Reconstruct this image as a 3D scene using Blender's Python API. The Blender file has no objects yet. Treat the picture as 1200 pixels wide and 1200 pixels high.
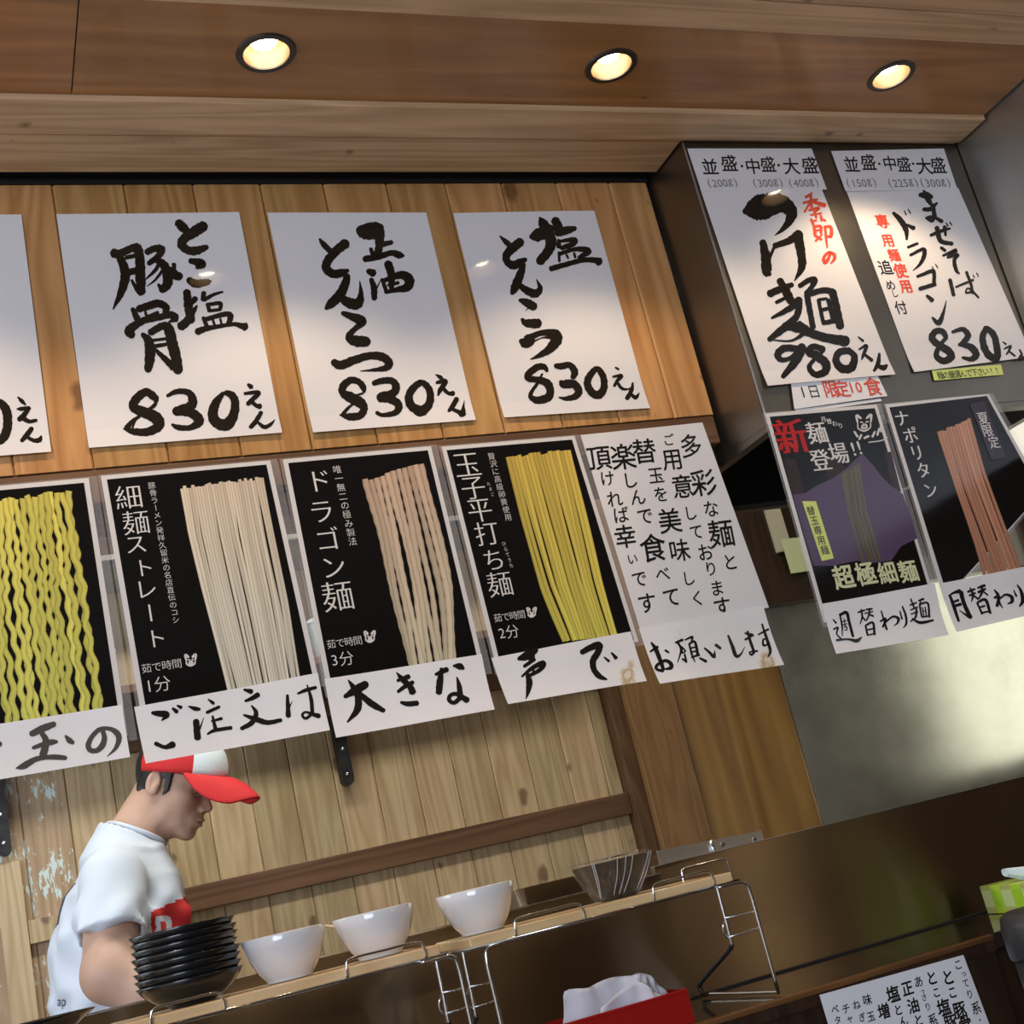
import bpy, bmesh, math, random
import numpy as np
from mathutils import Vector, Matrix
random.seed(7)
rng = np.random.default_rng(7)

# ------------------------------------------------------------------ camera
EZ = 1.20                                   # eye height, m
YAW, PITCH, ROLL, FPX = 0.426453708, 0.275430932, -0.236363955, 1528.51985
def cam_axes():
    cy, sy, cp, sp = math.cos(YAW), math.sin(YAW), math.cos(PITCH), math.sin(PITCH)
    f = np.array([sy*cp, cy*cp, sp]); r = np.array([cy, -sy, 0.0]); u = np.cross(r, f)
    cr, sr = math.cos(ROLL), math.sin(ROLL)
    return cr*r+sr*u, -sr*r+cr*u, f
CR, CU, CF = cam_axes()
sc = bpy.context.scene
camd = bpy.data.cameras.new('camera'); cam = bpy.data.objects.new('camera', camd)
sc.collection.objects.link(cam); sc.camera = cam
camd.sensor_fit = 'HORIZONTAL'; camd.sensor_width = 36; camd.lens = FPX/1200*36
camd.clip_start = 0.05; camd.clip_end = 60
cam.matrix_world = Matrix(((CR[0], CU[0], -CF[0], 0), (CR[1], CU[1], -CF[1], 0), (CR[2], CU[2], -CF[2], EZ), (0, 0, 0, 1)))

# ------------------------------------------------------------------ world, lights, exposure
w = bpy.data.worlds.new('room_ambient'); sc.world = w; w.use_nodes = True
w.node_tree.nodes['Background'].inputs[0].default_value = (0.84, 0.80, 0.76, 1)
w.node_tree.nodes['Background'].inputs[1].default_value = 0.70
sc.view_settings.view_transform = 'Standard'; sc.view_settings.look = 'None'
sc.view_settings.exposure = 0.0; sc.view_settings.gamma = 1; sc.view_settings.use_curve_mapping = False
sc.cycles.use_denoising = True
sc.cycles.max_bounces = 8; sc.cycles.sample_clamp_indirect = 4
def area(name, loc, target, sx, sy, power, col):
    l = bpy.data.lights.new(name, 'AREA'); l.shape = 'RECTANGLE'; l.size = sx; l.size_y = sy
    l.energy = power; l.color = col
    o = bpy.data.objects.new(name, l); sc.collection.objects.link(o); o.location = loc
    o.rotation_euler = (Vector(target)-Vector(loc)).to_track_quat('-Z', 'Y').to_euler()
    return o
area('shop_window_daylight', (-1.6, -2.6, 1.9), (1.0, 2.0, 1.55), 2.6, 1.7, 150, (0.72, 0.81, 1.0))
area('kitchen_fluorescent', (0.55, 2.75, 2.62), (0.55, 2.85, 0), 1.5, 0.35, 42, (1.0, 1.0, 0.92))
area('kitchen_fluorescent', (2.15, 3.0, 2.62), (2.2, 3.3, 0), 0.9, 0.3, 8, (1.0, 0.96, 0.80))
area('kitchen_window_daylight', (-1.1, 2.3, 1.75), (0.6, 2.6, 1.3), 0.9, 1.1, 13, (0.75, 0.88, 1.0))
area('steel_sheet_fill', (3.60, 3.12, 1.66), (0.0, 3.12, 1.64), 0.62, 0.85, 3.6, (1.0, 0.97, 0.80))  # unseen area light added to give the steel wall sheet its bright reflection

for nm_, xl_, en_ in (('riser_streak_light', 2.62, 4.5), ('riser_streak_light', 1.22, 1.2)):  # unseen point lights added to draw warm streaks on the riser
    l = bpy.data.lights.new(nm_, 'POINT'); l.energy = en_; l.color = (1, .74, .45); l.shadow_soft_size = .035
    o = bpy.data.objects.new(nm_, l); sc.collection.objects.link(o); o.location = (xl_, -.6, EZ+.40)

# ------------------------------------------------------------------ geometry of the photograph -> points of the room
def ray(px, py):
    return (px-600)/FPX*CR-(py-600)/FPX*CU+CF
def W(px, py, Y):
    d = ray(px, py); p = d*(Y/d[1]); return Vector((p[0], p[1], p[2]+EZ))
def WZ(px, py, z):                           # z relative to the eye
    d = ray(px, py); p = d*(z/d[2]); return Vector((p[0], p[1], p[2]+EZ))
def WX(px, py, X):
    d = ray(px, py); p = d*(X/d[0]); return Vector((p[0], p[1], p[2]+EZ))

# ------------------------------------------------------------------ helpers
ORG = {}
def link(o): sc.collection.objects.link(o); return o
def tag(o, label=None, cat=None, group=None, kind=None):
    if label: o['label'] = label
    if cat: o['category'] = cat
    if group: o['group'] = group
    if kind: o['kind'] = kind
    return o
def thing(name, loc, label, cat, group=None):
    o = link(bpy.data.objects.new(name, None)); o.location = loc; o.empty_display_size = .05
    ORG[o.name] = Vector(loc); return tag(o, label, cat, group)
def mk(name, verts, faces, mat, parent=None, smooth=False, cols=None, mats=None, mi=None, bevel=0, label=None, sub=0):
    if parent is not None: org = ORG[parent.name]
    else:
        a = np.array([tuple(v) for v in verts]); org = Vector(((a[:,0].min()+a[:,0].max())/2, (a[:,1].min()+a[:,1].max())/2, a[:,2].min()))
    me = bpy.data.meshes.new(name)
    me.from_pydata([(v[0]-org[0], v[1]-org[1], v[2]-org[2]) for v in verts], [], faces)
    if mats:
        for m in mats: me.materials.append(m)
        if mi is not None: me.polygons.foreach_set('material_index', mi)
    else: me.materials.append(mat)
    if smooth: me.polygons.foreach_set('use_smooth', [True]*len(me.polygons))
    if cols is not None:
        ca = me.color_attributes.new('Col', 'FLOAT_COLOR', 'POINT')
        ca.data.foreach_set('color', np.array(cols, dtype=np.float32).ravel())
    me.update()
    o = link(bpy.data.objects.new(name, me)); ORG[o.name] = org
    if parent is not None: o.parent = parent
    else: o.location = org
    if bevel:
        b = o.modifiers.new('b', 'BEVEL'); b.width = bevel; b.segments = 2; b.limit_method = 'ANGLE'
    if sub:
        b = o.modifiers.new('s', 'SUBSURF'); b.levels = sub; b.render_levels = sub
    if label: o['label'] = label
    return o
class G:
    """collects vertices and faces of one mesh"""
    def __init__(s): s.v = []; s.f = []
    def add(s, v, f):
        n = len(s.v); s.v += [tuple(x) for x in v]; s.f += [tuple(i+n for i in q) for q in f]; return s
    def box(s, x0, x1, y0, y1, z0, z1):
        return s.add([(x0,y0,z0),(x1,y0,z0),(x1,y1,z0),(x0,y1,z0),(x0,y0,z1),(x1,y0,z1),(x1,y1,z1),(x0,y1,z1)],
                     [(0,3,2,1),(4,5,6,7),(0,1,5,4),(1,2,6,5),(2,3,7,6),(3,0,4,7)])
    def tube(s, pts, r, n=10, closed=False, smooth=0):
        P = [Vector(p) for p in pts]
        if smooth: P = catmull(P, smooth, closed)
        m = len(P); rings = []; prev = None
        for i, p in enumerate(P):
            a = P[(i-1) % m] if (closed or i > 0) else p; b = P[(i+1) % m] if (closed or i < m-1) else p
            t = (b-a).normalized()
            if prev is None:
                x = t.orthogonal().normalized()
            else:
                x = (prev-t*prev.dot(t)).normalized()
            prev = x; y = t.cross(x)
            rr = r[i] if isinstance(r, (list, tuple)) else r
            rings.append([p+(x*math.cos(k*2*math.pi/n)+y*math.sin(k*2*math.pi/n))*rr for k in range(n)])
        v = [q for R_ in rings for q in R_]; f = []
        for i in range(m if closed else m-1):
            j = (i+1) % m
            for k in range(n): f.append((i*n+k, i*n+(k+1) % n, j*n+(k+1) % n, j*n+k))
        if not closed:
            f.append(tuple(range(n))[::-1]); f.append(tuple((m-1)*n+k for k in range(n)))
        return s.add(v, f)
    def lathe(s, c, prof, n=40, cap0=True, cap1=False, rot=None):
        v = []; f = []; m = len(prof)
        for (r, z) in prof:
            for k in range(n):
                a = k*2*math.pi/n; q = Vector((r*math.cos(a), r*math.sin(a), z))
                if rot: q = rot @ q
                v.append(Vector(c)+q)
        for i in range(m-1):
            for k in range(n): f.append((i*n+k, i*n+(k+1) % n, (i+1)*n+(k+1) % n, (i+1)*n+k))
        if cap0: f.append(tuple(range(n))[::-1])
        if cap1: f.append(tuple((m-1)*n+k for k in range(n)))
        return s.add(v, f)
    def mk(s, name, mat, parent=None, **k): return mk(name, s.v, s.f, mat, parent, **k)
def catmull(P, n, closed=False):
    out = []; m = len(P)
    rng_ = range(m if closed else m-1)
    for i in rng_:
        p0 = P[(i-1) % m] if (closed or i > 0) else P[i]*2-P[i+1]
        p1 = P[i]; p2 = P[(i+1) % m]
        p3 = P[(i+2) % m] if (closed or i < m-2) else P[i+1]*2-P[i]
        for k in range(n):
            t = k/n
            out.append(0.5*((2*p1)+(p2-p0)*t+(2*p0-5*p1+4*p2-p3)*t*t+(3*p1-p0-3*p2+p3)*t**3))
    if not closed: out.append(P[-1])
    return out

# ------------------------------------------------------------------ materials
def nmat(name):
    m = bpy.data.materials.new(name); m.use_nodes = True; t = m.node_tree; b = t.nodes['Principled BSDF']
    return m, t, b
def N(t, typ, **k):
    n = t.nodes.new(typ)
    for a, v in k.items():
        if a.startswith('i_'):
            key = a[2:]; key = int(key) if key.isdigit() else key
            n.inputs[key].default_value = v
        else: setattr(n, a, v)
    return n
def L(t, a, b): t.links.new(a, b)
def ramp(t, src, stops, interp='LINEAR'):
    r = t.nodes.new('ShaderNodeValToRGB'); r.color_ramp.interpolation = interp
    e = r.color_ramp.elements
    while len(e) < len(stops): e.new(.5)
    for q, (p, c) in zip(e, stops): q.position = p; q.color = (*c, 1) if len(c) == 3 else c
    L(t, src, r.inputs[0]); return r.outputs[0]
def mixc(t, fac, a, b, mode='MIX'):
    m = t.nodes.new('ShaderNodeMix'); m.data_type = 'RGBA'; m.blend_type = mode
    for s, v in ((0, fac), (6, a), (7, b)):
        if hasattr(v, 'is_linked') or hasattr(v, 'links'): L(t, v, m.inputs[s])
        else: m.inputs[s].default_value = v if not isinstance(v, tuple) else (*v, 1)
    return m.outputs[2]
def math_(t, op, a, b=0.0, c=None):
    m = t.nodes.new('ShaderNodeMath'); m.operation = op
    for i, v in enumerate((a, b) if c is None else (a, b, c)):
        if hasattr(v, 'links'): L(t, v, m.inputs[i])
        else: m.inputs[i].default_value = v
    return m.outputs[0]
def plain(name, col, rough=.5, metal=0, coat=0, spec=.5, emit=None, es=0):
    m, t, b = nmat(name); b.inputs['Base Color'].default_value = (*col, 1); b.inputs['Roughness'].default_value = rough
    b.inputs['Metallic'].default_value = metal; b.inputs['Coat Weight'].default_value = coat
    b.inputs['Specular IOR Level'].default_value = spec
    if emit: b.inputs['Emission Color'].default_value = (*emit, 1); b.inputs['Emission Strength'].default_value = es
    return m
def noisy(name, c1, c2, scale=20, rough=.5, metal=0, bump=0, coat=0, detail=4, stretch=(1, 1, 1), rough2=None):
    m, t, b = nmat(name); tc = N(t, 'ShaderNodeTexCoord'); mp = N(t, 'ShaderNodeMapping', i_Scale=stretch)
    L(t, tc.outputs['Object'], mp.inputs[0])
    n = N(t, 'ShaderNodeTexNoise', i_Scale=scale, i_Detail=detail); L(t, mp.outputs[0], n.inputs['Vector'])
    L(t, ramp(t, n.outputs['Fac'], [(.3, c1), (.7, c2)]), b.inputs['Base Color'])
    b.inputs['Metallic'].default_value = metal; b.inputs['Coat Weight'].default_value = coat
    if rough2 is not None:
        L(t, math_(t, 'MULTIPLY_ADD', n.outputs['Fac'], rough2-rough, rough), b.inputs['Roughness'])
    else: b.inputs['Roughness'].default_value = rough
    if bump:
        bp = N(t, 'ShaderNodeBump', i_Strength=bump, i_Distance=.002); L(t, n.outputs['Fac'], bp.inputs['Height']); L(t, bp.outputs[0], b.inputs['Normal'])
    return m
def wood(name, light, dark, knot, axis='Z', grain=1.0, rough=.45, var=.25, knots=1.0, coat=0.0, peel=0):
    """softwood: long grain along axis, cathedral figure, knots, tone differs from piece to piece"""
    m, t, b = nmat(name)
    tc = N(t, 'ShaderNodeTexCoord'); oi = N(t, 'ShaderNodeObjectInfo')
    off = N(t, 'ShaderNodeVectorMath', operation='SCALE'); off.inputs[0].default_value = (13.7, 7.3, 19.1); L(t, oi.outputs['Random'], off.inputs['Scale'])
    ad = N(t, 'ShaderNodeVectorMath', operation='ADD'); L(t, tc.outputs['Object'], ad.inputs[0]); L(t, off.outputs[0], ad.inputs[1])
    s = {'Z': (1, 1, .07), 'X': (.07, 1, 1), 'Y': (1, .07, 1)}[axis]
    s2 = {'Z': (1, 1, .3), 'X': (.3, 1, 1), 'Y': (1, .3, 1)}[axis]
    mp = N(t, 'ShaderNodeMapping', i_Scale=s); L(t, ad.outputs[0], mp.inputs[0])
    mp2 = N(t, 'ShaderNodeMapping', i_Scale=s2); L(t, ad.outputs[0], mp2.inputs[0])
    n1 = N(t, 'ShaderNodeTexNoise', i_Scale=11*grain, i_Detail=2, i_Distortion=.4); L(t, mp.outputs[0], n1.inputs['Vector'])
    rings = math_(t, 'MULTIPLY', math_(t, 'PINGPONG', math_(t, 'MULTIPLY', n1.outputs['Fac'], 9.0), .5), 2.0)
    n2 = N(t, 'ShaderNodeTexNoise', i_Scale=140*grain, i_Detail=3); L(t, mp.outputs[0], n2.inputs['Vector'])
    n3 = N(t, 'ShaderNodeTexNoise', i_Scale=5, i_Detail=3); L(t, mp2.outputs[0], n3.inputs['Vector'])
    f = math_(t, 'ADD', math_(t, 'MULTIPLY', rings, .34), math_(t, 'ADD', math_(t, 'MULTIPLY', n2.outputs['Fac'], .3), math_(t, 'MULTIPLY', n3.outputs['Fac'], .5)))
    c = ramp(t, f, [(.28, light), (.85, dark)])
    # knots
    sp = N(t, 'ShaderNodeSeparateXYZ'); L(t, ad.outputs[0], sp.inputs[0]); cb = N(t, 'ShaderNodeCombineXYZ')
    nd = N(t, 'ShaderNodeTexNoise', i_Scale=30, i_Detail=1); L(t, ad.outputs[0], nd.inputs['Vector'])
    wob = math_(t, 'MULTIPLY_ADD', nd.outputs['Fac'], .02, -.01)
    long_, across = {'Z': (2, 0), 'X': (0, 1), 'Y': (1, 0)}[axis]
    L(t, math_(t, 'ADD', sp.outputs[across], wob), cb.inputs[0]); L(t, math_(t, 'ADD', math_(t, 'MULTIPLY', sp.outputs[long_], .62), wob), cb.inputs[1])
    kv = N(t, 'ShaderNodeTexVoronoi', i_Scale=7.0, voronoi_dimensions='2D'); L(t, cb.outputs[0], kv.inputs['Vector'])
    ks = N(t, 'ShaderNodeSeparateColor'); L(t, kv.outputs['Color'], ks.inputs[0])
    kd = math_(t, 'SUBTRACT', math_(t, 'MULTIPLY', math_(t, 'MAXIMUM', math_(t, 'SUBTRACT', ks.outputs[0], .45), 0.0), .17*knots), kv.outputs['Distance'])
    kf = ramp(t, kd, [(0.0, (0, 0, 0)), (.06, (.8, .8, .8))])
    c = mixc(t, kf, c, knot)
    tone = math_(t, 'MULTIPLY_ADD', oi.outputs['Random'], var, 1-var*.55)
    hs = N(t, 'ShaderNodeHueSaturation'); L(t, c, hs.inputs['Color']); L(t, tone, hs.inputs['Value'])
    L(t, math_(t, 'MULTIPLY_ADD', oi.outputs['Random'], -.012, .506), hs.inputs['Hue'])
    col = hs.outputs[0]
    if peel:
        pn = N(t, 'ShaderNodeTexNoise', i_Scale=70, i_Detail=5, i_Roughness=.7); L(t, mp2.outputs[0], pn.inputs['Vector'])
        pl = N(t, 'ShaderNodeTexNoise', i_Scale=9, i_Detail=2); L(t, ad.outputs[0], pl.inputs['Vector'])
        pf = ramp(t, math_(t, 'ADD', pn.outputs['Fac'], math_(t, 'MULTIPLY', pl.outputs['Fac'], .5)), [(.825, (0, 0, 0)), (.85, (1, 1, 1))])
        col = mixc(t, pf, col, (.62, .72, .66))
    L(t, col, b.inputs['Base Color'])
    b.inputs['Roughness'].default_value = rough; b.inputs['Coat Weight'].default_value = coat
    bp = N(t, 'ShaderNodeBump', i_Strength=.18, i_Distance=.001); L(t, f, bp.inputs['Height']); L(t, bp.outputs[0], b.inputs['Normal'])
    return m
def steel(name, col=(.55, .54, .52), rough=.25, brush='X', streak=.5, blot=0.06):
    m, t, b = nmat(name); tc = N(t, 'ShaderNodeTexCoord')
    s = {'X': (.02, 1, 1), 'Z': (1, 1, .02), 'Y': (1, .02, 1)}[brush]
    mp = N(t, 'ShaderNodeMapping', i_Scale=s); L(t, tc.outputs['Object'], mp.inputs[0])
    n = N(t, 'ShaderNodeTexNoise', i_Scale=420, i_Detail=3); L(t, mp.outputs[0], n.inputs['Vector'])
    n2 = N(t, 'ShaderNodeTexNoise', i_Scale=7, i_Detail=5, i_Roughness=.6); L(t, tc.outputs['Object'], n2.inputs['Vector'])
    c = ramp(t, n2.outputs['Fac'], [(.3, tuple(x*.82 for x in col)), (.7, col)])
    L(t, c, b.inputs['Base Color']); b.inputs['Metallic'].default_value = 1
    L(t, math_(t, 'ADD', math_(t, 'MULTIPLY', n.outputs['Fac'], .12*streak), math_(t, 'MULTIPLY_ADD', n2.outputs['Fac'], blot*2, rough-.06)), b.inputs['Roughness'])
    bp = N(t, 'ShaderNodeBump', i_Strength=.05*streak, i_Distance=.0006); L(t, n.outputs['Fac'], bp.inputs['Height'])
    bp2 = N(t, 'ShaderNodeBump', i_Strength=.25, i_Distance=.003); n5 = N(t, 'ShaderNodeTexNoise', i_Scale=2.2, i_Detail=1); L(t, tc.outputs['Object'], n5.inputs['Vector'])
    L(t, n5.outputs['Fac'], bp2.inputs['Height']); L(t, bp.outputs[0], bp2.inputs['Normal']); L(t, bp2.outputs[0], b.inputs['Normal'])
    return m
def sheet_mat(name, col, rough=.14, warp=.35, stain=0, coatw=0.0, spec=.5, vcol=False):
    m, t, b = nmat(name); tc = N(t, 'ShaderNodeTexCoord')
    n = N(t, 'ShaderNodeTexNoise', i_Scale=9, i_Detail=2); L(t, tc.outputs['Object'], n.inputs['Vector'])
    if vcol:
        a = N(t, 'ShaderNodeVertexColor', layer_name='Col'); L(t, a.outputs[0], b.inputs['Base Color'])
    elif stain:
        n2 = N(t, 'ShaderNodeTexNoise', i_Scale=16, i_Detail=4); L(t, tc.outputs['Object'], n2.inputs['Vector'])
        L(t, ramp(t, n2.outputs['Fac'], [(.60, col), (.64, (col[0]*.93, col[1]*.88, col[2]*.76)), (.70, (.55, .40, .20)), (.74, (col[0]*.9, col[1]*.84, col[2]*.7))]), b.inputs['Base Color'])
    else: b.inputs['Base Color'].default_value = (*col, 1)
    b.inputs['Roughness'].default_value = rough; b.inputs['Coat Weight'].default_value = coatw; b.inputs['Coat Roughness'].default_value = .08
    b.inputs['Specular IOR Level'].default_value = spec
    bp = N(t, 'ShaderNodeBump', i_Strength=warp, i_Distance=.004); L(t, n.outputs['Fac'], bp.inputs['Height']); L(t, bp.outputs[0], b.inputs['Normal'])
    return m
def steel_aniso(name, col, rough, an=.85, rot=0.0):
    m, t, b = nmat(name); tc = N(t, 'ShaderNodeTexCoord')
    n2 = N(t, 'ShaderNodeTexNoise', i_Scale=6, i_Detail=5, i_Roughness=.6); L(t, tc.outputs['Object'], n2.inputs['Vector'])
    L(t, ramp(t, n2.outputs['Fac'], [(.3, tuple(x*.8 for x in col)), (.7, col)]), b.inputs['Base Color'])
    b.inputs['Metallic'].default_value = 1; b.inputs['Anisotropic'].default_value = an; b.inputs['Anisotropic Rotation'].default_value = rot
    L(t, math_(t, 'MULTIPLY_ADD', n2.outputs['Fac'], .08, rough-.04), b.inputs['Roughness'])
    v = N(t, 'ShaderNodeCombineXYZ'); v.inputs[0].default_value = 1; L(t, v.outputs[0], b.inputs['Tangent'])
    n5 = N(t, 'ShaderNodeTexNoise', i_Scale=2.6, i_Detail=1); L(t, tc.outputs['Object'], n5.inputs['Vector'])
    bp = N(t, 'ShaderNodeBump', i_Strength=.05, i_Distance=.004); L(t, n5.outputs['Fac'], bp.inputs['Height']); L(t, bp.outputs[0], b.inputs['Normal'])
    return m
M = {}
M['plank'] = wood('honey pine planks', (.64, .35, .135), (.38, .165, .045), (.17, .065, .025), 'Z', 1, .38, .30, 1.45, .1)
M['plank_back'] = wood('pale pine planks', (.64, .475, .27), (.40, .26, .125), (.14, .075, .035), 'Z', 1, .5, .24, 1.5)
M['plank_peel'] = wood('peeling painted pine', (.58, .40, .24), (.38, .22, .12), (.14, .075, .035), 'Z', 1, .55, .2, 1.0, 0, 1)
M['ceil_ply'] = wood('stained ceiling plywood', (.50, .225, .07), (.30, .12, .035), (.06, .02, .01), 'X', .55, .4, .12, .55, .15)
M['ceil_board'] = wood('ceiling boards', (.74, .50, .285), (.45, .28, .145), (.10, .05, .02), 'X', 1, .45, .2, .9)
M['beam'] = wood('brown beam', (.19, .095, .045), (.09, .04, .018), (.03, .012, .006), 'X', 1, .45, .1, .8)
M['beam_v'] = wood('brown upright', (.19, .095, .045), (.09, .04, .018), (.03, .012, .006), 'Z', 1, .45, .1, .8)
M['rail'] = wood('dark figured rail', (.20, .105, .05), (.085, .038, .018), (.025, .01, .006), 'X', .6, .4, .1, 1.0)
M['post'] = wood('brown posts', (.34, .175, .07), (.20, .09, .034), (.06, .03, .012), 'Z', 1, .42, .25, .8)
M['ply'] = wood('varnished plywood', (.40, .21, .055), (.20, .085, .02), (.05, .022, .01), 'Z', .45, .35, .1, 1.2, .2)
M['rackwood'] = wood('light shelf plank', (.88, .64, .36), (.68, .44, .20), (.2, .1, .04), 'X', 1.2, .35, .15, .4, .3)
M['darkwood'] = wood('dark counter wood', (.055, .026, .014), (.018, .009, .006), (.01, .005, .004), 'Z', 1.4, .35, .1, .5, .3)
M['edge'] = wood('worn counter edge', (.20, .09, .03), (.07, .03, .012), (.05, .02, .01), 'X', 1, .3, .1, .4, .3)
M['black'] = plain('black void', (.006, .006, .006), .7)
M['floor'] = noisy('grey kitchen floor', (.10, .095, .09), (.17, .16, .15), 6, .5)
M['hood'] = steel('dull stainless hood', (.25, .228, .19), .36, 'X', .5)
M['duct'] = steel('grey stainless duct', (.55, .55, .53), .36, 'Y', .8)
M['wallsteel'] = steel_aniso('bright stainless wall sheet', (.50, .51, .45), .24, .6)
M['riser'] = steel_aniso('dark stainless riser', (.36, .285, .20), .33, .97, .25)
M['ledge'] = plain('dark polished ledge', (.022, .018, .013), .12, 0, .6)
M['edge_dark'] = plain('ledge dark edge', (.02, .012, .008), .4)
M['ridge'] = plain('bright steel edge', (.75, .76, .78), .18, 1)
M['bracket_steel'] = steel('brushed bracket', (.6, .62, .64), .3, 'X', .6)
M['chrome'] = plain('chrome wire', (.80, .80, .80), .12, 1)
M['rubber'] = plain('black rubber', (.012, .012, .014), .4)
M['iron'] = noisy('dark iron', (.02, .022, .025), (.045, .04, .035), 60, .5, .6)
M['paper'] = sheet_mat('laminated white paper', (.79, .775, .77), .05, .10)
M['strip'] = sheet_mat('white paper strip', (.88, .87, .87), .30, .6)
M['strip_old'] = sheet_mat('stained paper strip', (.87, .86, .85), .25, .8, 1)
M['print_black'] = sheet_mat('black print', (.008, .007, .007), .10, .15, spec=.4)
M['print_white'] = sheet_mat('white print', (.72, .70, .67), .2, .3)
M['ink'] = sheet_mat('brush ink', (.016, .013, .010), .06, .10)
M['ink_grey'] = sheet_mat('thinned ink', (.075, .062, .052), .35, .3)
M['ink_red'] = sheet_mat('red ink', (.72, .085, .045), .25, .3)
M['print_red'] = sheet_mat('red print', (.50, .012, .012), .2, .3)
M['pencil'] = sheet_mat('pencil grey', (.16, .15, .15), .3, .3)
M['noodle'] = sheet_mat('noodle picture', (1, 1, 1), .16, .3, vcol=True)
M['tape_yellow'] = sheet_mat('yellow label tape', (.72, .80, .22), .3, .3)
M['plate_purple'] = sheet_mat('dark purple plate', (.035, .02, .045), .15, .3)
M['pale_yellow'] = sheet_mat('pale yellow print', (.70, .72, .42), .2, .3)
M['porcelain'] = plain('white porcelain', (.78, .76, .74), .12, 0, .4)
M['lacquer'] = plain('black glazed bowl', (.010, .010, .010), .22, 0, .3)
M['dark_bowl'] = noisy('brown black bowl', (.010, .008, .005), (.045, .032, .016), 30, .3)
M['tee'] = noisy('white cotton', (.60, .64, .71), (.67, .71, .78), 5, .85)
M['tee_print'] = plain('grey shirt print', (.05, .055, .065), .8)
M['tee_red'] = plain('red shirt print', (.55, .02, .02), .8)
M['cap_red'] = noisy('red cap cloth', (.60, .012, .015), (.68, .02, .022), 300, .75, bump=.1)
M['cap_white'] = noisy('white cap foam', (.74, .80, .82), (.80, .86, .87), 300, .8, bump=.1)
M['hair'] = noisy('black hair', (.006, .005, .005), (.03, .024, .02), 60, .5, stretch=(1, 1, .1), bump=.5)
M['lips'] = plain('lips', (.38, .15, .12), .4)
M['trousers'] = noisy('dark trousers', (.02, .02, .025), (.035, .035, .04), 80, .85)
M['red_box'] = plain('red plastic', (.36, .008, .006), .35, 0, .2)
M['napkin'] = noisy('white napkin', (.66, .64, .68), (.74, .72, .75), 12, .8)
M['tissue'] = plain('pale blue tissue', (.62, .72, .76), .8)
M['jug'] = plain('charcoal plastic', (.035, .034, .036), .38)
M['tub'] = plain('white plastic tub', (.62, .66, .66), .4)
M['cream'] = plain('cream card', (.55, .50, .36), .6)
M['greypanel'] = noisy('grey beige panel', (.20, .18, .155), (.25, .23, .20), 6, .5)
M['reflector'] = plain('warm white reflector', (.20, .115, .05), .4)
M['ring'] = plain('bronze trim ring', (.05, .042, .035), .35, .6)
M['bulb'] = plain('lamp', (1, 1, 1), .3, 0, 0, .5, (1, .84, .60), 28)
def skin_mat():
    m, t, b = nmat('skin'); tc = N(t, 'ShaderNodeTexCoord'); n = N(t, 'ShaderNodeTexNoise', i_Scale=14, i_Detail=3); L(t, tc.outputs['Object'], n.inputs['Vector'])
    L(t, ramp(t, n.outputs['Fac'], [(.3, (.50, .29, .20)), (.7, (.60, .37, .27))]), b.inputs['Base Color'])
    b.inputs['Roughness'].default_value = .5; b.inputs['Subsurface Weight'].default_value = .08; b.inputs['Subsurface Radius'].default_value = (.01, .004, .002); return m
M['skin'] = skin_mat()
def clear_mat(name, alpha, rough=.08, bump=0, sc_=30):
    m, t, b = nmat(name); b.inputs['Base Color'].default_value = (.9, .92, .95, 1); b.inputs['Roughness'].default_value = rough
    b.inputs['Alpha'].default_value = alpha; b.inputs['Specular IOR Level'].default_value = .9
    if bump:
        tc = N(t, 'ShaderNodeTexCoord'); n = N(t, 'ShaderNodeTexNoise', i_Scale=sc_, i_Detail=3, i_Distortion=2); L(t, tc.outputs['Object'], n.inputs['Vector'])
        bp = N(t, 'ShaderNodeBump', i_Strength=bump, i_Distance=.01); L(t, n.outputs['Fac'], bp.inputs['Height']); L(t, bp.outputs[0], b.inputs['Normal'])
    return m
M['film'] = clear_mat('laminate film', .09)
def wrap_mat():
    m, t, b = nmat('cling film'); t.nodes.remove(b); out = [n for n in t.nodes if n.type == 'OUTPUT_MATERIAL'][0]
    tr = N(t, 'ShaderNodeBsdfTransparent'); gl = N(t, 'ShaderNodeBsdfGlossy'); gl.inputs['Roughness'].default_value = .12; mx = N(t, 'ShaderNodeMixShader')
    tc = N(t, 'ShaderNodeTexCoord'); n = N(t, 'ShaderNodeTexNoise', i_Scale=45, i_Detail=3, i_Distortion=2.5); L(t, tc.outputs['Object'], n.inputs['Vector'])
    bp = N(t, 'ShaderNodeBump', i_Strength=1.0, i_Distance=.02); L(t, n.outputs['Fac'], bp.inputs['Height']); L(t, bp.outputs[0], gl.inputs['Normal'])
    mx.inputs[0].default_value = .10; L(t, tr.outputs[0], mx.inputs[1]); L(t, gl.outputs[0], mx.inputs[2]); L(t, mx.outputs[0], out.inputs[0]); return m
M['wrap'] = wrap_mat(); M['crease'] = clear_mat('film crease highlight', .45, .1)

# ------------------------------------------------------------------ planes of the room (z relative to the eye unless EZ is added)
YW, YH, YB = 1.965, 1.827, 3.60
HX = 1.357                                  # left side of the hood
DX = 2.030                                  # face of the duct
ZC = 1.264
def struct(o): o['kind'] = 'structure'; return o
# floor
struct(G().box(-2.2, 3.8, -3.1, 3.75, -.06, 0).mk('floor', M['floor']))
M['wall_brown'] = noisy('brown plaster', (.10, .065, .04), (.13, .085, .055), 4, .8)
struct(G().box(-2.2, 3.3, -3.06, -3.0, 0, EZ+1.42).mk('wall_rear', M['wall_brown']))
struct(G().box(3.24, 3.30, -3.0, 1.2, 0, EZ+1.42).mk('wall_right', M['wall_brown']))
struct(G().box(3.62, 3.68, 1.2, 3.68, 0, EZ+1.42).mk('wall_kitchen_right', M['wall_brown']))
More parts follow.
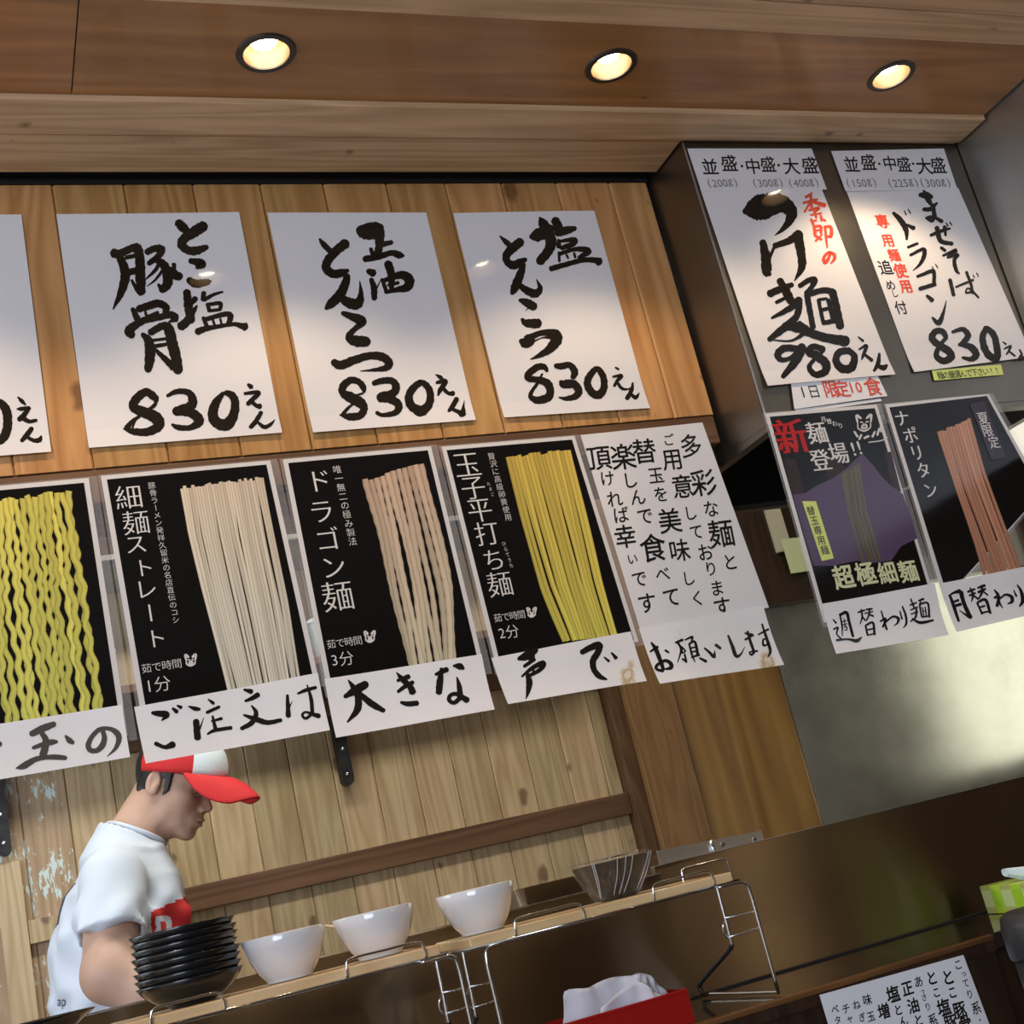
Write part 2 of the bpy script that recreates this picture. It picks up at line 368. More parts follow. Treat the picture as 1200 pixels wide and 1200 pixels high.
# front hanging wall of vertical planks
wf = struct(G().box(-1.2, HX-.005, YW+.021, YW+.05, EZ+.755, EZ+1.40).mk('wall_front', M['black']))
def plank_mesh(name, wd, th, ln, mat, ch=.003):
    """vertical board, its face towards -Y, origin at centre of base, long edges chamfered"""
    prof = [(-wd/2, th), (-wd/2, ch), (-wd/2+ch, 0), (wd/2-ch, 0), (wd/2, ch), (wd/2, th)]
    v = [(x, y, z) for z in (0, ln/2, ln) for x, y in prof]; n = 6
    f = [(i*n+k, i*n+(k+1) % n, (i+1)*n+(k+1) % n, (i+1)*n+k) for i in range(2) for k in range(n)] + [tuple(range(n))[::-1], tuple(2*n+k for k in range(n))]
    me = bpy.data.meshes.new(name); me.from_pydata(v, [], f); me.materials.append(mat); me.update(); return me
def plank_row(parent, xs, y, z0, z1, mat, matf=None):
    cache = {}
    for a, b_ in zip(xs[:-1], xs[1:]):
        wd = round(b_-a-.0012, 4); mt = matf(a) if matf else mat
        key = (wd, mt.name)
        if key not in cache: cache[key] = plank_mesh('plank', wd, .018, z1-z0, mt)
        o = link(bpy.data.objects.new('plank', cache[key])); o.parent = parent
        o.location = Vector(((a+b_)/2, y, z0))-ORG[parent.name]; ORG[o.name] = Vector(((a+b_)/2, y, z0))
xA = [W(p, 217, YW)[0] for p in (61, 145, 226, 305, 379, 453, 522, 588, 650, 710, 770)]
st = .1154
xs = [xA[0]-st*k for k in range(9, 0, -1)] + xA[:8]
while xs[-1]+st < HX-.03: xs.append(xs[-1]+st)
xs.append(HX-.008)
plank_row(wf, xs, YW, EZ+.757, EZ+1.261, M['plank'])
# black strip painted in as the shade of the open slot between wall and ceiling, then the beam under the planks
struct(G().box(-1.2, HX-.008, YW-.004, YW+.02, EZ+1.262, EZ+1.33).mk('trim_1', M['black']))
struct(G().box(-1.2, HX-.010, YW+.002, YW+.09, EZ+.700, EZ+.756).mk('trim_2', M['beam'], bevel=.003))
struct(G().box(-1.2, HX-.012, YW+.03, YW+.13, EZ+.655, EZ+.699).mk('trim_3', M['beam'], bevel=.003))
# ceiling
cl = struct(G().box(-1.9, 3.7, -3.1, 3.7, EZ+1.42, EZ+1.45).mk('ceiling', M['greypanel']))
ceil_rows = [(1.4115, 1.4255), ]
def ceil_board(name, x0, x1, y0, y1, z, mat, th=.018):
    return G().box(x0, x1, y0, y1, z, z+th).mk(name, mat, cl, bevel=.0015)
XR = DX-.006
ceil_board('board', -1.2, XR, 1.8140, YH-.002, EZ+1.262, M['ceil_board'])
ceil_board('board', -1.2, HX-.004, YH-.0015, 1.929, EZ+1.262, M['ceil_board'])
ceil_board('board', -1.2, XR, 1.729, 1.811, EZ+1.256, M['ceil_board'])
ys_b = [1.507, 1.432, 1.357, 1.270, 1.19, 1.10, 1.02, .93, .84, .75, .6]
for a, b_ in zip(ys_b[1:], ys_b[:-1]): ceil_board('board', -1.2, XR, a+.001, b_-.001, EZ+1.258, M['ceil_board'])
# plywood panel with round holes for the downlights
LX = [-.075, .517, 1.107, 1.701]; LY = 1.617; HR = .036
seam = WZ(88, 60, ZC)[0]
def holed_panel(x0, x1, y0, y1, z, holes, mat):
    g = G(); n = 32; q = .06
    cuts = [x0]
    for h in holes: cuts += [h-q, h+q]
    cuts.append(x1)
    for i in range(0, len(cuts)-1):
        a, b_ = cuts[i], cuts[i+1]
        if i % 2 == 0: g.add([(a, y0, z), (b_, y0, z), (b_, y1, z), (a, y1, z)], [(0, 3, 2, 1)])
        else:
            c = (a+b_)/2
            g.add([(a, y0, z), (b_, y0, z), (b_, LY-q, z), (a, LY-q, z)], [(0, 3, 2, 1)])
            g.add([(a, LY+q, z), (b_, LY+q, z), (b_, y1, z), (a, y1, z)], [(0, 3, 2, 1)])
            v = []
            for k in range(n):
                t_ = k*2*math.pi/n+math.pi/4; ct, s_ = math.cos(t_), math.sin(t_); m_ = q/max(abs(ct), abs(s_))
                v += [(c+HR*ct, LY+HR*s_, z), (c+m_*ct, LY+m_*s_, z)]
            g.add(v, [(2*k, 2*((k+1) % n), 2*((k+1) % n)+1, 2*k+1) for k in range(n)])
    v = g.v; f = g.f
    o = mk('plywood_panel', v, f, mat, cl)
    return o
holed_panel(seam+.001, XR, 1.508, 1.728, EZ+1.266, LX[1:], M['ceil_ply'])
holed_panel(-1.2, seam-.001, 1.508, 1.728, EZ+1.266, [LX[0]], M['ceil_ply'])
# downlights
def downlight(x, label):
    z = EZ+1.266
    t = thing('downlight', (x, LY, z), label, 'ceiling light')
    G().lathe((x, LY, z), [(.0355, .0005), (.0355, -.003), (.044, -.003), (.046, 0), (.044, .001)], 40, False).mk('trim_ring', M['ring'], t, smooth=False)
    G().lathe((x, LY, z), [(.0350, -.001), (.0345, .012), (.030, .030), (.024, .044)], 40, False).mk('reflector', M['reflector'], t, smooth=True)
    G().lathe((x, LY, z), [(.023, .026), (.019, .018), (.010, .0145), (.002, .014)], 32, False, True).mk('lamp', M['bulb'], t, smooth=True)
    l = bpy.data.lights.new('downlight_beam', 'SPOT'); l.energy = 9; l.color = (1, .74, .48); l.spot_size = math.radians(118); l.spot_blend = .45; l.shadow_soft_size = .022
    o = link(bpy.data.objects.new('downlight_beam', l)); o.location = (x, LY, z-.004)
downlight(LX[1], 'round recessed ceiling downlight above the second white poster, leftmost one in view')
downlight(LX[2], 'round recessed ceiling downlight in the middle, right of the fourth white poster top')
downlight(LX[3], 'round recessed ceiling downlight nearest the grey steel duct')
downlight(LX[0], 'round recessed ceiling downlight beyond the left edge of the frame')

# kitchen back wall: planks, rail, posts, plywood, steel sheet
wb = struct(G().box(-1.2, 3.7, YB+.02, YB+.08, 0, EZ+1.42).mk('wall_back', M['black']))
x0b = W(52, 1000, YB)[0]
xs = [-1.0+.117*k for k in range(0, 40)]
off = W(340, 900, YB)[0]
xs = [off+.1165*k for k in range(-12, 30)]
xpost = W(702, 810, YB)[0]
xs = [x for x in xs if x < xpost-.02]+[xpost]
plank_row(wb, xs, YB, .02, EZ+1.40, M['plank_back'], lambda a: M['plank_peel'] if a < W(75, 1050, YB)[0] else M['plank_back'])
zr0, zr1 = W(560, 994, YB-.02)[2], W(560, 966, YB-.02)[2]
struct(G().box(W(60, 1087, YB)[0], xpost, YB-.022, YB-.001, zr0, zr1).mk('trim_4', M['rail'], bevel=.002))
# two posts and the plywood beside them
xa, xb, xc, xd = xpost, W(724, 806, YB-.04)[0], W(783, 806, YB-.05)[0], W(934, 880, YB-.02)[0]
struct(G().box(xa+.001, xb+.03, YB-.045, YB+.015, 0, EZ+1.40).mk('trim_5', M['beam_v'], bevel=.003))
struct(G().box(xb, xc, YB-.075, YB-.047, 0, EZ+1.40).mk('trim_6', M['post'], bevel=.003))
struct(G().box(xc-.02, xd, YB-.046, YB-.022, 0, EZ+1.40).mk('trim_7', M['ply']))
struct(G().box(xd+.001, 3.615, YB-.055, YB-.030, 0, EZ+.75).mk('trim_12', M['wallsteel']))
# left door frame timbers
xl0, xl1 = W(2, 1100, YB)[0], W(34, 1100, YB)[0]
struct(G().box(xl0, xl1, YB-.03, YB-.001, 0, W(20, 1010, YB)[2]).mk('trim_8', M['plank_back'], bevel=.002))
struct(G().box(xl1+.001, W(66, 1085, YB)[0]+.06, YB-.024, YB-.001, W(50, 1104, YB)[2], W(50, 1076, YB)[2]).mk('trim_9', M['plank_back'], bevel=.002))
# brown cross beam and upper cabinet seen between the hanging sheets
zb0, zb1 = W(155, 880, YB-.05)[2], W(155, 822, YB-.05)[2]
struct(G().box(-.6, xpost, YB-.06, YB-.001, zb0, zb1).mk('trim_10', M['beam'], bevel=.003))
cab = thing('wall_cabinet', (.8, 3.4, W(122, 662, 3.4)[2]), 'grey-beige wall cabinet high up behind the hanging noodle posters', 'cabinet')
zc0 = W(122, 662, 3.3)[2]
G().box(-.4, 1.6, 3.32, 3.58, zc0, EZ+1.2).mk('carcass', M['greypanel'], cab, bevel=.004)
for k in range(4): G().box(-.39+.5*k, .1+.5*k, 3.300, 3.318, zc0+.01, EZ+1.18).mk('door', M['greypanel'], cab, bevel=.003)
# shelf with white tubs
zs = W(122, 812, 3.42)[2]
sh = thing('wall_shelf', (.6, 3.45, zs-.02), 'brown wooden shelf on the back wall carrying white tubs', 'shelf')
G().box(-.3, 1.55, 3.36, YB-.001, zs-.022, zs).mk('board', M['beam'], sh, bevel=.002)
for k in range(4): G().box(-.2+.5*k, -.18+.5*k, 3.42, YB-.002, zs-.10, zs-.023).mk('bracket', M['beam'], sh)
i = 0
for x, wh in ((.17, 'at the left end of the back shelf'), (.31, 'second from the left on the back shelf'), (.80, 'third from the left on the back shelf'), (.94, 'fourth from the left on the back shelf'), (1.12, 'second from the right on the back shelf'), (1.26, 'at the right end of the back shelf')):
    t = thing('plastic_tub', (x, 3.45, zs+.001), 'white plastic tub '+wh, 'tub', 'white tubs on the back shelf')
    c = (x, 3.45, zs+.001)
    G().lathe(c, [(.045, 0), (.052, .004), (.060, .105), (.062, .108), (.059, .108), (.050, .006)], 28).mk('body', M['tub'], t, smooth=True)
    G().lathe(c, [(.063, .104), (.064, .112), (.058, .116), (.003, .117)], 28, False, True).mk('lid', M['tub'], t, smooth=True)
# iron straps hanging on the back wall
def strap(px0, px1, y0, y1, label):
    Y = YB-.05; a = W(px0, y1-4, Y); b_ = W(px1, y1-4, Y); zt = W((px0+px1)/2-8, y0, Y)[2]
    t = thing('wall_bracket', ((a[0]+b_[0])/2, YB-.01, a[2]), label, 'bracket')
    g = G(); cx = (a[0]+b_[0])/2; hw = (b_[0]-a[0])/2
    pr = [(cx-hw, a[2]+hw)] + [(cx-hw*math.cos(q*math.pi/8), a[2]+hw-hw*math.sin(q*math.pi/8)) for q in range(1, 8)] + [(cx+hw, a[2]+hw), (cx+hw, zt), (cx-hw, zt)]
    n = len(pr); v = [(x, Y, z) for x, z in pr]+[(x, Y+.035, z) for x, z in pr]
    g.add(v, [tuple(range(n)), tuple(range(n, 2*n))[::-1]]+[(k, n+k, n+(k+1) % n, (k+1) % n) for k in range(n)])
    g.mk('strap', M['iron'], t)
    for zz in (.03, .10):
        G().lathe((cx, Y-.001, a[2]+zz), [(.006, 0), (.004, .003), (.001, .004)], 12, True, True, Matrix.Rotation(math.pi/2, 3, 'X')).mk('screw', M['ridge'], t)
strap(403, 417, 780, 925, 'dark iron strap hanging below the second paper strip on the back wall')
strap(-2, 15, 760, 1008, 'thick dark iron strap at the far left under the leftmost paper strip')
# pale upright and cream card seen under the hood
struct(G().box(W(910, 640, 3.5)[0], W(928, 640, 3.5)[0], 3.50, YB-.048, W(920, 646, 3.5)[2], EZ+1.30).mk('trim_11', M['cream'], bevel=.002))
struct(G().box(xc+.001, 3.60, YB-.047-.040, YB-.0565, W(905, 708, 3.5)[2], EZ+1.40).mk('trim_13', M['darkwood']))
a = W(924, 662, 3.498); b_ = W(948, 628, 3.498)
nc = thing('notice_card', ((a[0]+b_[0])/2, 3.498, a[2]), 'small cream card below the black hood, left of the purple noodle poster', 'card')
G().box(a[0], b_[0]+.03, 3.4970, 3.4990, a[2]-.03, b_[2]).mk('card', M['pale_yellow'], nc)

# ------------------------------------------------------------------ extractor hood and duct
zh = EZ+.676; ht = EZ+1.41; HR_ = DX+.012; HD = 2.34
hd = thing('extractor_hood', ((HX+HR_)/2, YH, zh), 'dull stainless extractor hood with posters stuck on its flat front', 'hood')
G().box(HX, HR_, YH, YH+.004, zh, ht).mk('front_panel', M['hood'], hd, bevel=.001)
G().box(HX, HX+.004, YH+.0045, HD, zh, ht).mk('side_panel', M['hood'], hd)
G().box(HR_-.004, HR_, YH+.0045, HD, zh, ht).mk('side_panel', M['hood'], hd)
G().box(HX+.0045, HR_-.0045, HD-.004, HD, zh, ht).mk('back_panel', M['black'], hd)
G().box(HX+.0045, HR_-.0045, YH+.006, HD-.005, zh+.20, zh+.204).mk('filter_panel', M['black'], hd)
g = G(); r_ = .0
for (x0, x1, y0, y1) in ((HX, HR_, YH, YH+.022), (HX, HX+.022, YH+.0225, HD-.022), (HR_-.022, HR_, YH+.0225, HD-.022), (HX, HR_, HD-.0215, HD)):
    g.box(x0, x1, y0, y1, zh-.012, zh-.0005)
g.mk('rim', M['hood'], hd)
G().tube([(HX, YH-.001, zh), (HX, YH-.001, ht-.15)], .0022, 8).mk('corner_edge', M['bracket_steel'], hd)
du = thing('steel_duct', (2.3, 1.3, EZ+.62), 'grey stainless duct housing at the right, side turned to the posters', 'duct')
G().box(DX, DX+.004, .85, YH-.003, EZ+.60, EZ+1.41).mk('side_panel', M['duct'], du)
G().box(DX+.005, 2.6, .85, .854, EZ+.60, EZ+1.41).mk('front_panel', M['duct'], du)
G().box(DX+.005, 2.6, .855, YH-.003, EZ+.60, EZ+.604).mk('bottom_panel', M['duct'], du)
# lit white lamp housing under the hood
tl = thing('hood_lamp', (2.13, 2.2, EZ+.60), 'white glowing lamp housing under the hood at the right edge', 'lamp')
q = [W(1172, 512, 2.3), W(1215, 485, 2.3), W(1215, 541, 2.3), W(1186, 543, 2.3)]
g = G(); g.add([tuple(p) for p in q]+[(p[0], p[1]+.03, p[2]) for p in q], [(0, 3, 2, 1), (4, 5, 6, 7), (0, 1, 5, 4), (1, 2, 6, 5), (2, 3, 7, 6), (3, 0, 4, 7)])
g.mk('diffuser', plain('lit diffuser', (.9, .88, .8), .5, 0, 0, .5, (1, .93, .78), .9), tl)
q = [W(1188, 544, 2.3), W(1215, 541.5, 2.3), W(1215, 549, 2.3), W(1190, 551, 2.3)]
g = G(); g.add([tuple(p) for p in q]+[(p[0], p[1]+.05, p[2]) for p in q], [(0, 3, 2, 1), (4, 5, 6, 7), (0, 1, 5, 4), (1, 2, 6, 5), (2, 3, 7, 6), (3, 0, 4, 7)])
g.mk('rim', M['tub'], tl)

# ------------------------------------------------------------------ papers
def lerp(a, b, t): return a+(b-a)*t
class Paper:
    """a sheet on a vertical plane Y, corners given as TL,TR,BR,BL; its bend is a function of (X,Z)"""
    def __init__(s, corners, Y, bend=None):
        s.Y = Y; s.c = [W(x, y, Y) for x, y in corners]; s.bend = bend or (lambda x, z: 0)
        s.cx = sum(p[0] for p in s.c)/4; s.cz = sum(p[2] for p in s.c)/4
        s.zt = max(p[2] for p in s.c); s.zb = min(p[2] for p in s.c); s.xl = min(p[0] for p in s.c); s.xr = max(p[0] for p in s.c)
    def at(s, px, py, lift=0):
        p = W(px, py, s.Y); return s.pt(p[0], p[2], lift)
    def pt(s, x, z, lift=0): return (x, s.Y-s.bend(x, z)-lift, z)
    def uv(s, u, v, lift=0, inset=0):
        tl, tr, br, bl = s.c
        a = tl.lerp(tr, u); b = bl.lerp(br, u); p = a.lerp(b, v)
        return s.pt(p[0], p[2], lift)
    def sheet(s, name, mat, parent=None, u0=0, u1=1, v0=0, v1=1, lift=0, th=.0004, n=14, **k):
        v = []; f = []
        for l in (lift, lift-th):
            for j in range(n+1):
                for i in range(n+1): v.append(s.uv(lerp(u0, u1, i/n), lerp(v0, v1, j/n), l))
        m = (n+1)*(n+1)
        for j in range(n):
            for i in range(n):
                a = j*(n+1)+i; f.append((a, a+n+1, a+n+2, a+1)); f.append((m+a, m+a+1, m+a+n+2, m+a+n+1))
        for i in range(n):
            for a, b in ((i, i+1), (n*(n+1)+i+1, n*(n+1)+i)): f.append((a, b, m+b, m+a))
            for a, b in (((i+1)*(n+1), i*(n+1)), (i*(n+1)+n, (i+1)*(n+1)+n)): f.append((a, b, m+b, m+a))
        return mk(name, v, f, mat, parent, smooth=False, **k)
def strokes(paper, text, ox, oy, sc_, lift=.0005, wob=.05):
    """brush strokes 'x y w, x y w; ...' -> flat ribbons on the paper; coordinates count from (ox,oy) in 1/sc_ px"""
    V = []; F = []
    for s in text.replace('\n', ' ').split(';'):
        if not s.strip(): continue
        pts = [Vector([float(a) for a in q.split()]) for q in s.split(',')]
        P = catmull(pts, 7) if len(pts) > 1 else pts*2
        n = len(P); Lr = []; R_ = []
        ph = random.random()*9
        d0 = (P[1]-P[0]); d1 = (P[-1]-P[-2])
        def unit(d):
            l = math.hypot(d[0], d[1]) or 1; return d[0]/l, d[1]/l
        outl = []; outr = []
        for i, p in enumerate(P):
            tx, ty = unit(P[min(i+1, n-1)]-P[max(i-1, 0)])
            h = max(p[2], 2)/2*(1.24 if sc_ > 5.5 else 1.06); h1 = h*(1+wob*math.sin(i*1.7+ph)+random.uniform(-wob, wob)); h2 = h*(1+wob*math.sin(i*2.1+ph*2)+random.uniform(-wob, wob))
            outl.append((p[0]-ty*h1, p[1]+tx*h1)); outr.append((p[0]+ty*h2, p[1]-tx*h2))
        def cap(p, t, h, sgn):
            res = []
            for k in range(1, 5):
                a = math.pi*k/5; res.append((p[0]+sgn*t[0]*math.sin(a)*h*.8-t[1]*math.cos(a)*h*1.0, p[1]+sgn*t[1]*math.sin(a)*h*.8+t[0]*math.cos(a)*h*1.0))
            return res
        base = len(V)
        for (a, b) in zip(outl, outr):
            V.append(paper.at(ox+a[0]/sc_, oy+a[1]/sc_, lift)); V.append(paper.at(ox+b[0]/sc_, oy+b[1]/sc_, lift))
        for i in range(n-1): F.append((base+2*i, base+2*i+1, base+2*i+3, base+2*i+2))
        for (p, d, e, sgn) in ((P[0], d0, 0, -1), (P[-1], d1, n-1, 1)):
            t = unit(d); cp = cap(p, t, max(p[2], 2)/2, sgn); b2 = len(V)
            for q in cp: V.append(paper.at(ox+q[0]/sc_, oy+q[1]/sc_, lift))
            ids = [base+2*e]+list(range(b2, b2+len(cp)))+[base+2*e+1]
            F.append(tuple(ids))
        lift += .000004
    return V, F
def brush(name, paper, parent, mat, parts, lift=.0005, wob=.05, label=None):
    for (txt, ox, oy, s) in parts:
        for line in txt.split('\n'):
            if not line.replace(';', '').strip(): continue
            v, f = strokes(paper, line, ox, oy, s, lift, wob); lift += .00002
            o = mk(name, v, f, mat, parent); o['kind'] = 'stuff'
_gc = {}
_fc = bpy.data.curves.new('glyph', 'FONT'); _fc.resolution_u = 3
def glyph(ch, off=0.0):
    k = (ch, off)
    if k not in _gc:
        _fc.body = ch; _fc.offset = off
        o = bpy.data.objects.new('g', _fc); link(o)
        dg = bpy.context.evaluated_depsgraph_get(); dg.update()
        me = bpy.data.meshes.new_from_object(o.evaluated_get(dg))
        _gc[k] = ([(v.co.x, v.co.y) for v in me.vertices], [tuple(p.vertices) for p in me.polygons])
        bpy.data.objects.remove(o); bpy.data.meshes.remove(me)
    return _gc[k]
def text(name, paper, parent, mat, chars, ox=0, oy=0, s=1, lift=.0005, off=0.0, mincho=0.0, bold=0.0, slant=0.0, asp=1.0, label=None, vertical_bar=True):
    """chars: list of (char, cx, cy, size) in picture pixels of region (ox,oy) times s; each glyph is laid upright on the paper"""
    V = []; F = []
    for (ch, cx, cy, sz) in chars:
        if ch == ' ': continue
        vs, fs = glyph(ch, off)
        if not vs: continue
        c = W(ox+cx/s, oy+cy/s, paper.Y); e = W(ox+cx/s+10, oy+cy/s, paper.Y); f_ = W(ox+cx/s, oy+cy/s+10, paper.Y)
        mpp = ((e-c).length+(f_-c).length)/20; size = sz/s*mpp
        x0, x1 = min(q[0] for q in vs), max(q[0] for q in vs); y0, y1 = min(q[1] for q in vs), max(q[1] for q in vs)
        mx = .5 if ord(ch) > 0x2000 else (x0+x1)/2; my = .38 if ord(ch) > 0x2000 else (y0+y1)/2
        rot = ch in 'ー～' and vertical_bar
        for (dx, dy) in (((0, 0),) if not (mincho or bold) else ((-mincho, 0), (0, 0), (mincho, 0)) if mincho else ((-bold, 0), (bold, 0), (0, bold), (0, -bold), (bold*.7, bold*.7), (-bold*.7, -bold*.7))):
            n = len(V); l = lift+(dx+dy*.7)*.0006
            for (x, y) in vs:
                a, b = (x-mx)+dx, y-my+dy
                if rot: a, b = b+dx, -a
                a = a*asp+slant*b
                V.append(paper.pt(c[0]+a*size, c[2]+b*size, l))
            F += [tuple(i+n for i in q) for q in fs]
        lift += .000003
    return tag(mk(name, V, F, mat, parent, label=label), kind='stuff')
def line_chars(s_, p0, p1, size):
    n = len(s_); return [(c, lerp(p0[0], p1[0], i/max(n-1, 1)), lerp(p0[1], p1[1], i/max(n-1, 1)), size) for i, c in enumerate(s_)]
def poster_thing(name, paper, label, cat, group=None):
    return thing(name, (paper.cx, paper.Y, paper.zb), label, cat, group)
def wave(a, k, ph, z0=None, curl=0.0, hgt=.05):
    def f(x, z):
        b = a*math.sin(k*x+ph)*.5+a*.5
        if z0 is not None: b += curl*max(0, (z0-z)/hgt)**2
        return b
    return f
YP = YW-.0012                                   # papers lie against the planks
INK = M['ink']

# --- price sheets along the top
def price_sheet(corners, Y, label, parts, ph=0, mat='paper', extra=None):
    zb = W(*corners[3], Y)[2]
    p = Paper(corners, Y, wave(.0025, 9, ph, zb+.05, .004, .05))
    t = poster_thing('price_poster', p, label, 'poster'); p.sheet('paper_sheet', M[mat], t, lift=0)
    brush('brush_character', p, t, INK, parts); return p, t
E_ = W(25, 252, YP); wdt = .297
def shift(px, py, dx, Y=YP):                       # a picture point moved along the wall by dx metres
    p = W(px, py, Y); q = np.array([p[0]+dx, p[1], p[2]-EZ]); return (600+FPX*(q@CR)/(q@CF), 600-FPX*(q@CU)/(q@CF))
KANA_EN0 = "310 90 20, 380 160 60, 450 230 25; 295 300 20, 370 300 60, 470 290 60, 510 290 50, 400 430 80, 330 490 70; 400 460 80, 510 520 60, 640 500 50; 560 640 70, 470 760 75, 380 870 60; 480 800 50, 590 860 60, 690 850 80, 725 780 30"
price_sheet([shift(25, 252, -.297), (25, 252), (60, 531), shift(60, 531, -.297)], YP,
    'white price poster cut off by the left edge of the picture, topmost left', [("-200 300 70, -80 180 100, 20 210 120, 110 330 130, 135 550 130, 90 760 130, -20 880 110, -150 800 90, -220 560 80, -200 300 70;" + KANA_EN0, 0, 460, 15)], 1)
price_sheet([(66, 251), (280, 249), (330, 508.5), (104, 526)], YP, 'white price poster with four-line brush writing in two columns and 830, leftmost fully visible', [
 ("""530 65 46, 565 100 55, 600 135 40; 715 90 62, 650 130 62, 580 175 55, 556 220 52, 600 262 48, 660 265 50, 735 240 30;
 615 335 30, 680 350 50, 700 365 45, 660 385 20; 605 470 38, 660 497 48, 740 485 35, 765 480 8;
 592 550 42, 600 620 48, 612 700 50, 625 760 45; 575 655 16, 610 645 26, 655 600 35; 548 800 52, 590 765 50, 640 690 30, 665 650 10;
 712 560 30, 705 612 25; 712 612 25, 780 575 20, 845 555 12; 738 640 24, 752 690 24; 735 645 20, 815 635 24, 832 645 24, 825 682 22; 750 688 20, 825 680 18;
 708 735 22, 735 800 26; 725 748 26, 860 712 30, 900 725 34, 885 785 30; 775 750 14, 790 795 16; 828 745 14, 838 785 14; 665 835 42, 720 815 34, 800 800 26, 920 783 24, 975 795 35, 1005 802 50;
 75 280 55, 120 285 48, 210 245 44, 245 250 55, 262 320 55, 265 420 58, 272 560 50; 112 290 40, 148 370 52, 160 450 56, 130 560 42, 75 675 8; 165 312 24, 235 298 26; 150 425 40, 262 398 40; 205 470 16, 245 540 26, 270 570 26;
 310 275 38, 365 250 40, 412 255 48, 395 300 38, 325 355 30; 375 325 36, 430 365 50, 458 430 60, 455 500 55, 415 542 44; 405 340 20, 372 400 22, 300 468 8; 425 400 18, 370 470 14, 312 515 4; 392 500 16, 420 545 30; 502 358 26, 500 400 22, 465 430 20; 480 395 40, 520 440 50, 548 445 46;
 212 672 26, 245 745 40; 250 675 42, 330 650 44, 390 635 46, 445 660 42, 445 700 36; 300 690 14, 318 725 20, 390 700 24; 210 865 40, 190 830 58, 220 795 48, 290 755 40, 370 740 36, 470 715 42, 518 735 46; 520 745 36, 465 765 10;
 280 850 24, 325 900 52, 335 1000 60, 320 1105 42; 335 840 40, 420 795 44, 465 815 60, 492 920 62, 515 1010 62, 532 1112 56; 350 895 18, 450 882 18; 350 938 24, 450 922 22; 372 960 20, 430 1015 32, 500 1085 44""", 120, 250, 6),
 ("""285 192 20, 280 160 42, 215 118 46, 145 170 52, 130 225 52, 210 262 62, 285 300 70, 305 355 62, 230 400 50, 130 398 40, 58 376 10; 80 372 34, 120 325 26, 175 285 18, 270 215 22, 285 190 20; 115 385 12, 150 310 10, 220 265 10;
 365 145 18, 430 115 30, 510 120 36, 542 165 50, 530 215 55, 430 255 52; 420 252 52, 520 258 56, 585 305 56, 580 340 50, 520 372 34, 440 368 34, 398 346 14;
 760 125 22, 705 200 50, 685 285 60, 720 340 66, 780 350 72, 828 290 56, 842 200 48, 822 145 44, 775 122 30;
 932 66 16, 955 84 28, 965 92 8; 908 130 18, 990 122 24, 1005 132 26, 960 175 28, 930 205 26; 955 185 24, 990 215 24, 1018 222 34; 1025 262 24, 985 330 28, 948 372 26; 1000 335 16, 1045 370 26, 1090 350 20, 1120 315 4""", 135, 440, 6)], 2)
price_sheet([(313, 250), (499.5, 249), (557, 493), (366, 508.5)], YP, 'white price poster in the middle of the three full ones left of the hood', [
 ("""365 120 60, 400 130 88, 450 125 100, 500 105 78; 512 90 40, 508 150 58, 505 230 46, 495 290 44; 520 222 34, 595 205 26; 445 250 22, 462 300 28; 402 325 38, 500 308 36, 590 280 34, 645 295 42, 678 300 16;
 425 408 30, 465 425 48; 448 465 26, 468 530 38, 470 605 32; 485 535 10, 515 470 5; 565 352 48, 588 420 46, 592 490 36, 590 550 22; 525 465 20, 558 560 26; 540 475 26, 600 452 34, 670 435 50, 718 470 56, 700 522 50, 625 540 30, 558 556 22; 565 508 14, 640 490 22;
 85 185 14, 115 225 34, 160 270 34; 272 212 56, 205 265 52, 142 340 50, 132 392 50, 180 430 50, 240 422 46, 285 405 22;
 280 440 36, 265 500 50, 228 575 56, 165 640 52, 128 675 20; 222 590 36, 290 632 60, 350 640 62, 375 580 34, 368 478 4;
 245 705 26, 310 730 44, 370 752 56, 388 772 40, 330 820 32, 292 870 44, 330 900 62, 400 905 62, 425 906 52;
 180 1050 40, 235 1072 52, 330 1035 48, 440 1005 44, 530 1015 50, 575 1055 46, 550 1090 38, 460 1105 18, 370 1113 4""", 360, 250, 6),
 ("""310 200 20, 300 160 40, 265 120 40, 205 108 44, 148 150 50, 142 205 48, 210 248 70, 285 290 66, 306 340 48, 270 388 50, 190 396 48, 115 380 8; 140 375 24, 190 320 20, 240 285 8; 300 210 14, 250 225 14;
 382 132 34, 450 112 40, 525 112 44, 558 155 50, 535 208 52, 440 240 62; 430 240 64, 510 252 58, 572 290 52, 575 335 46, 540 368 38, 450 382 28, 405 362 26;
 755 120 40, 700 160 46, 660 230 52, 680 310 58, 760 342 62, 818 290 52, 825 200 46, 790 140 42, 755 120 34; 700 365 14, 740 388 12, 790 375 10;
 868 60 6, 905 82 26, 930 98 8; 875 125 18, 930 112 34, 945 125 30, 905 180 30, 888 225 12; 920 160 28, 965 205 24, 1008 208 34; 1035 248 32, 1000 310 32, 968 350 20; 985 328 22, 1045 355 30, 1075 372 44, 1085 310 16, 1093 262 3""", 380, 430, 6.667)], 3)
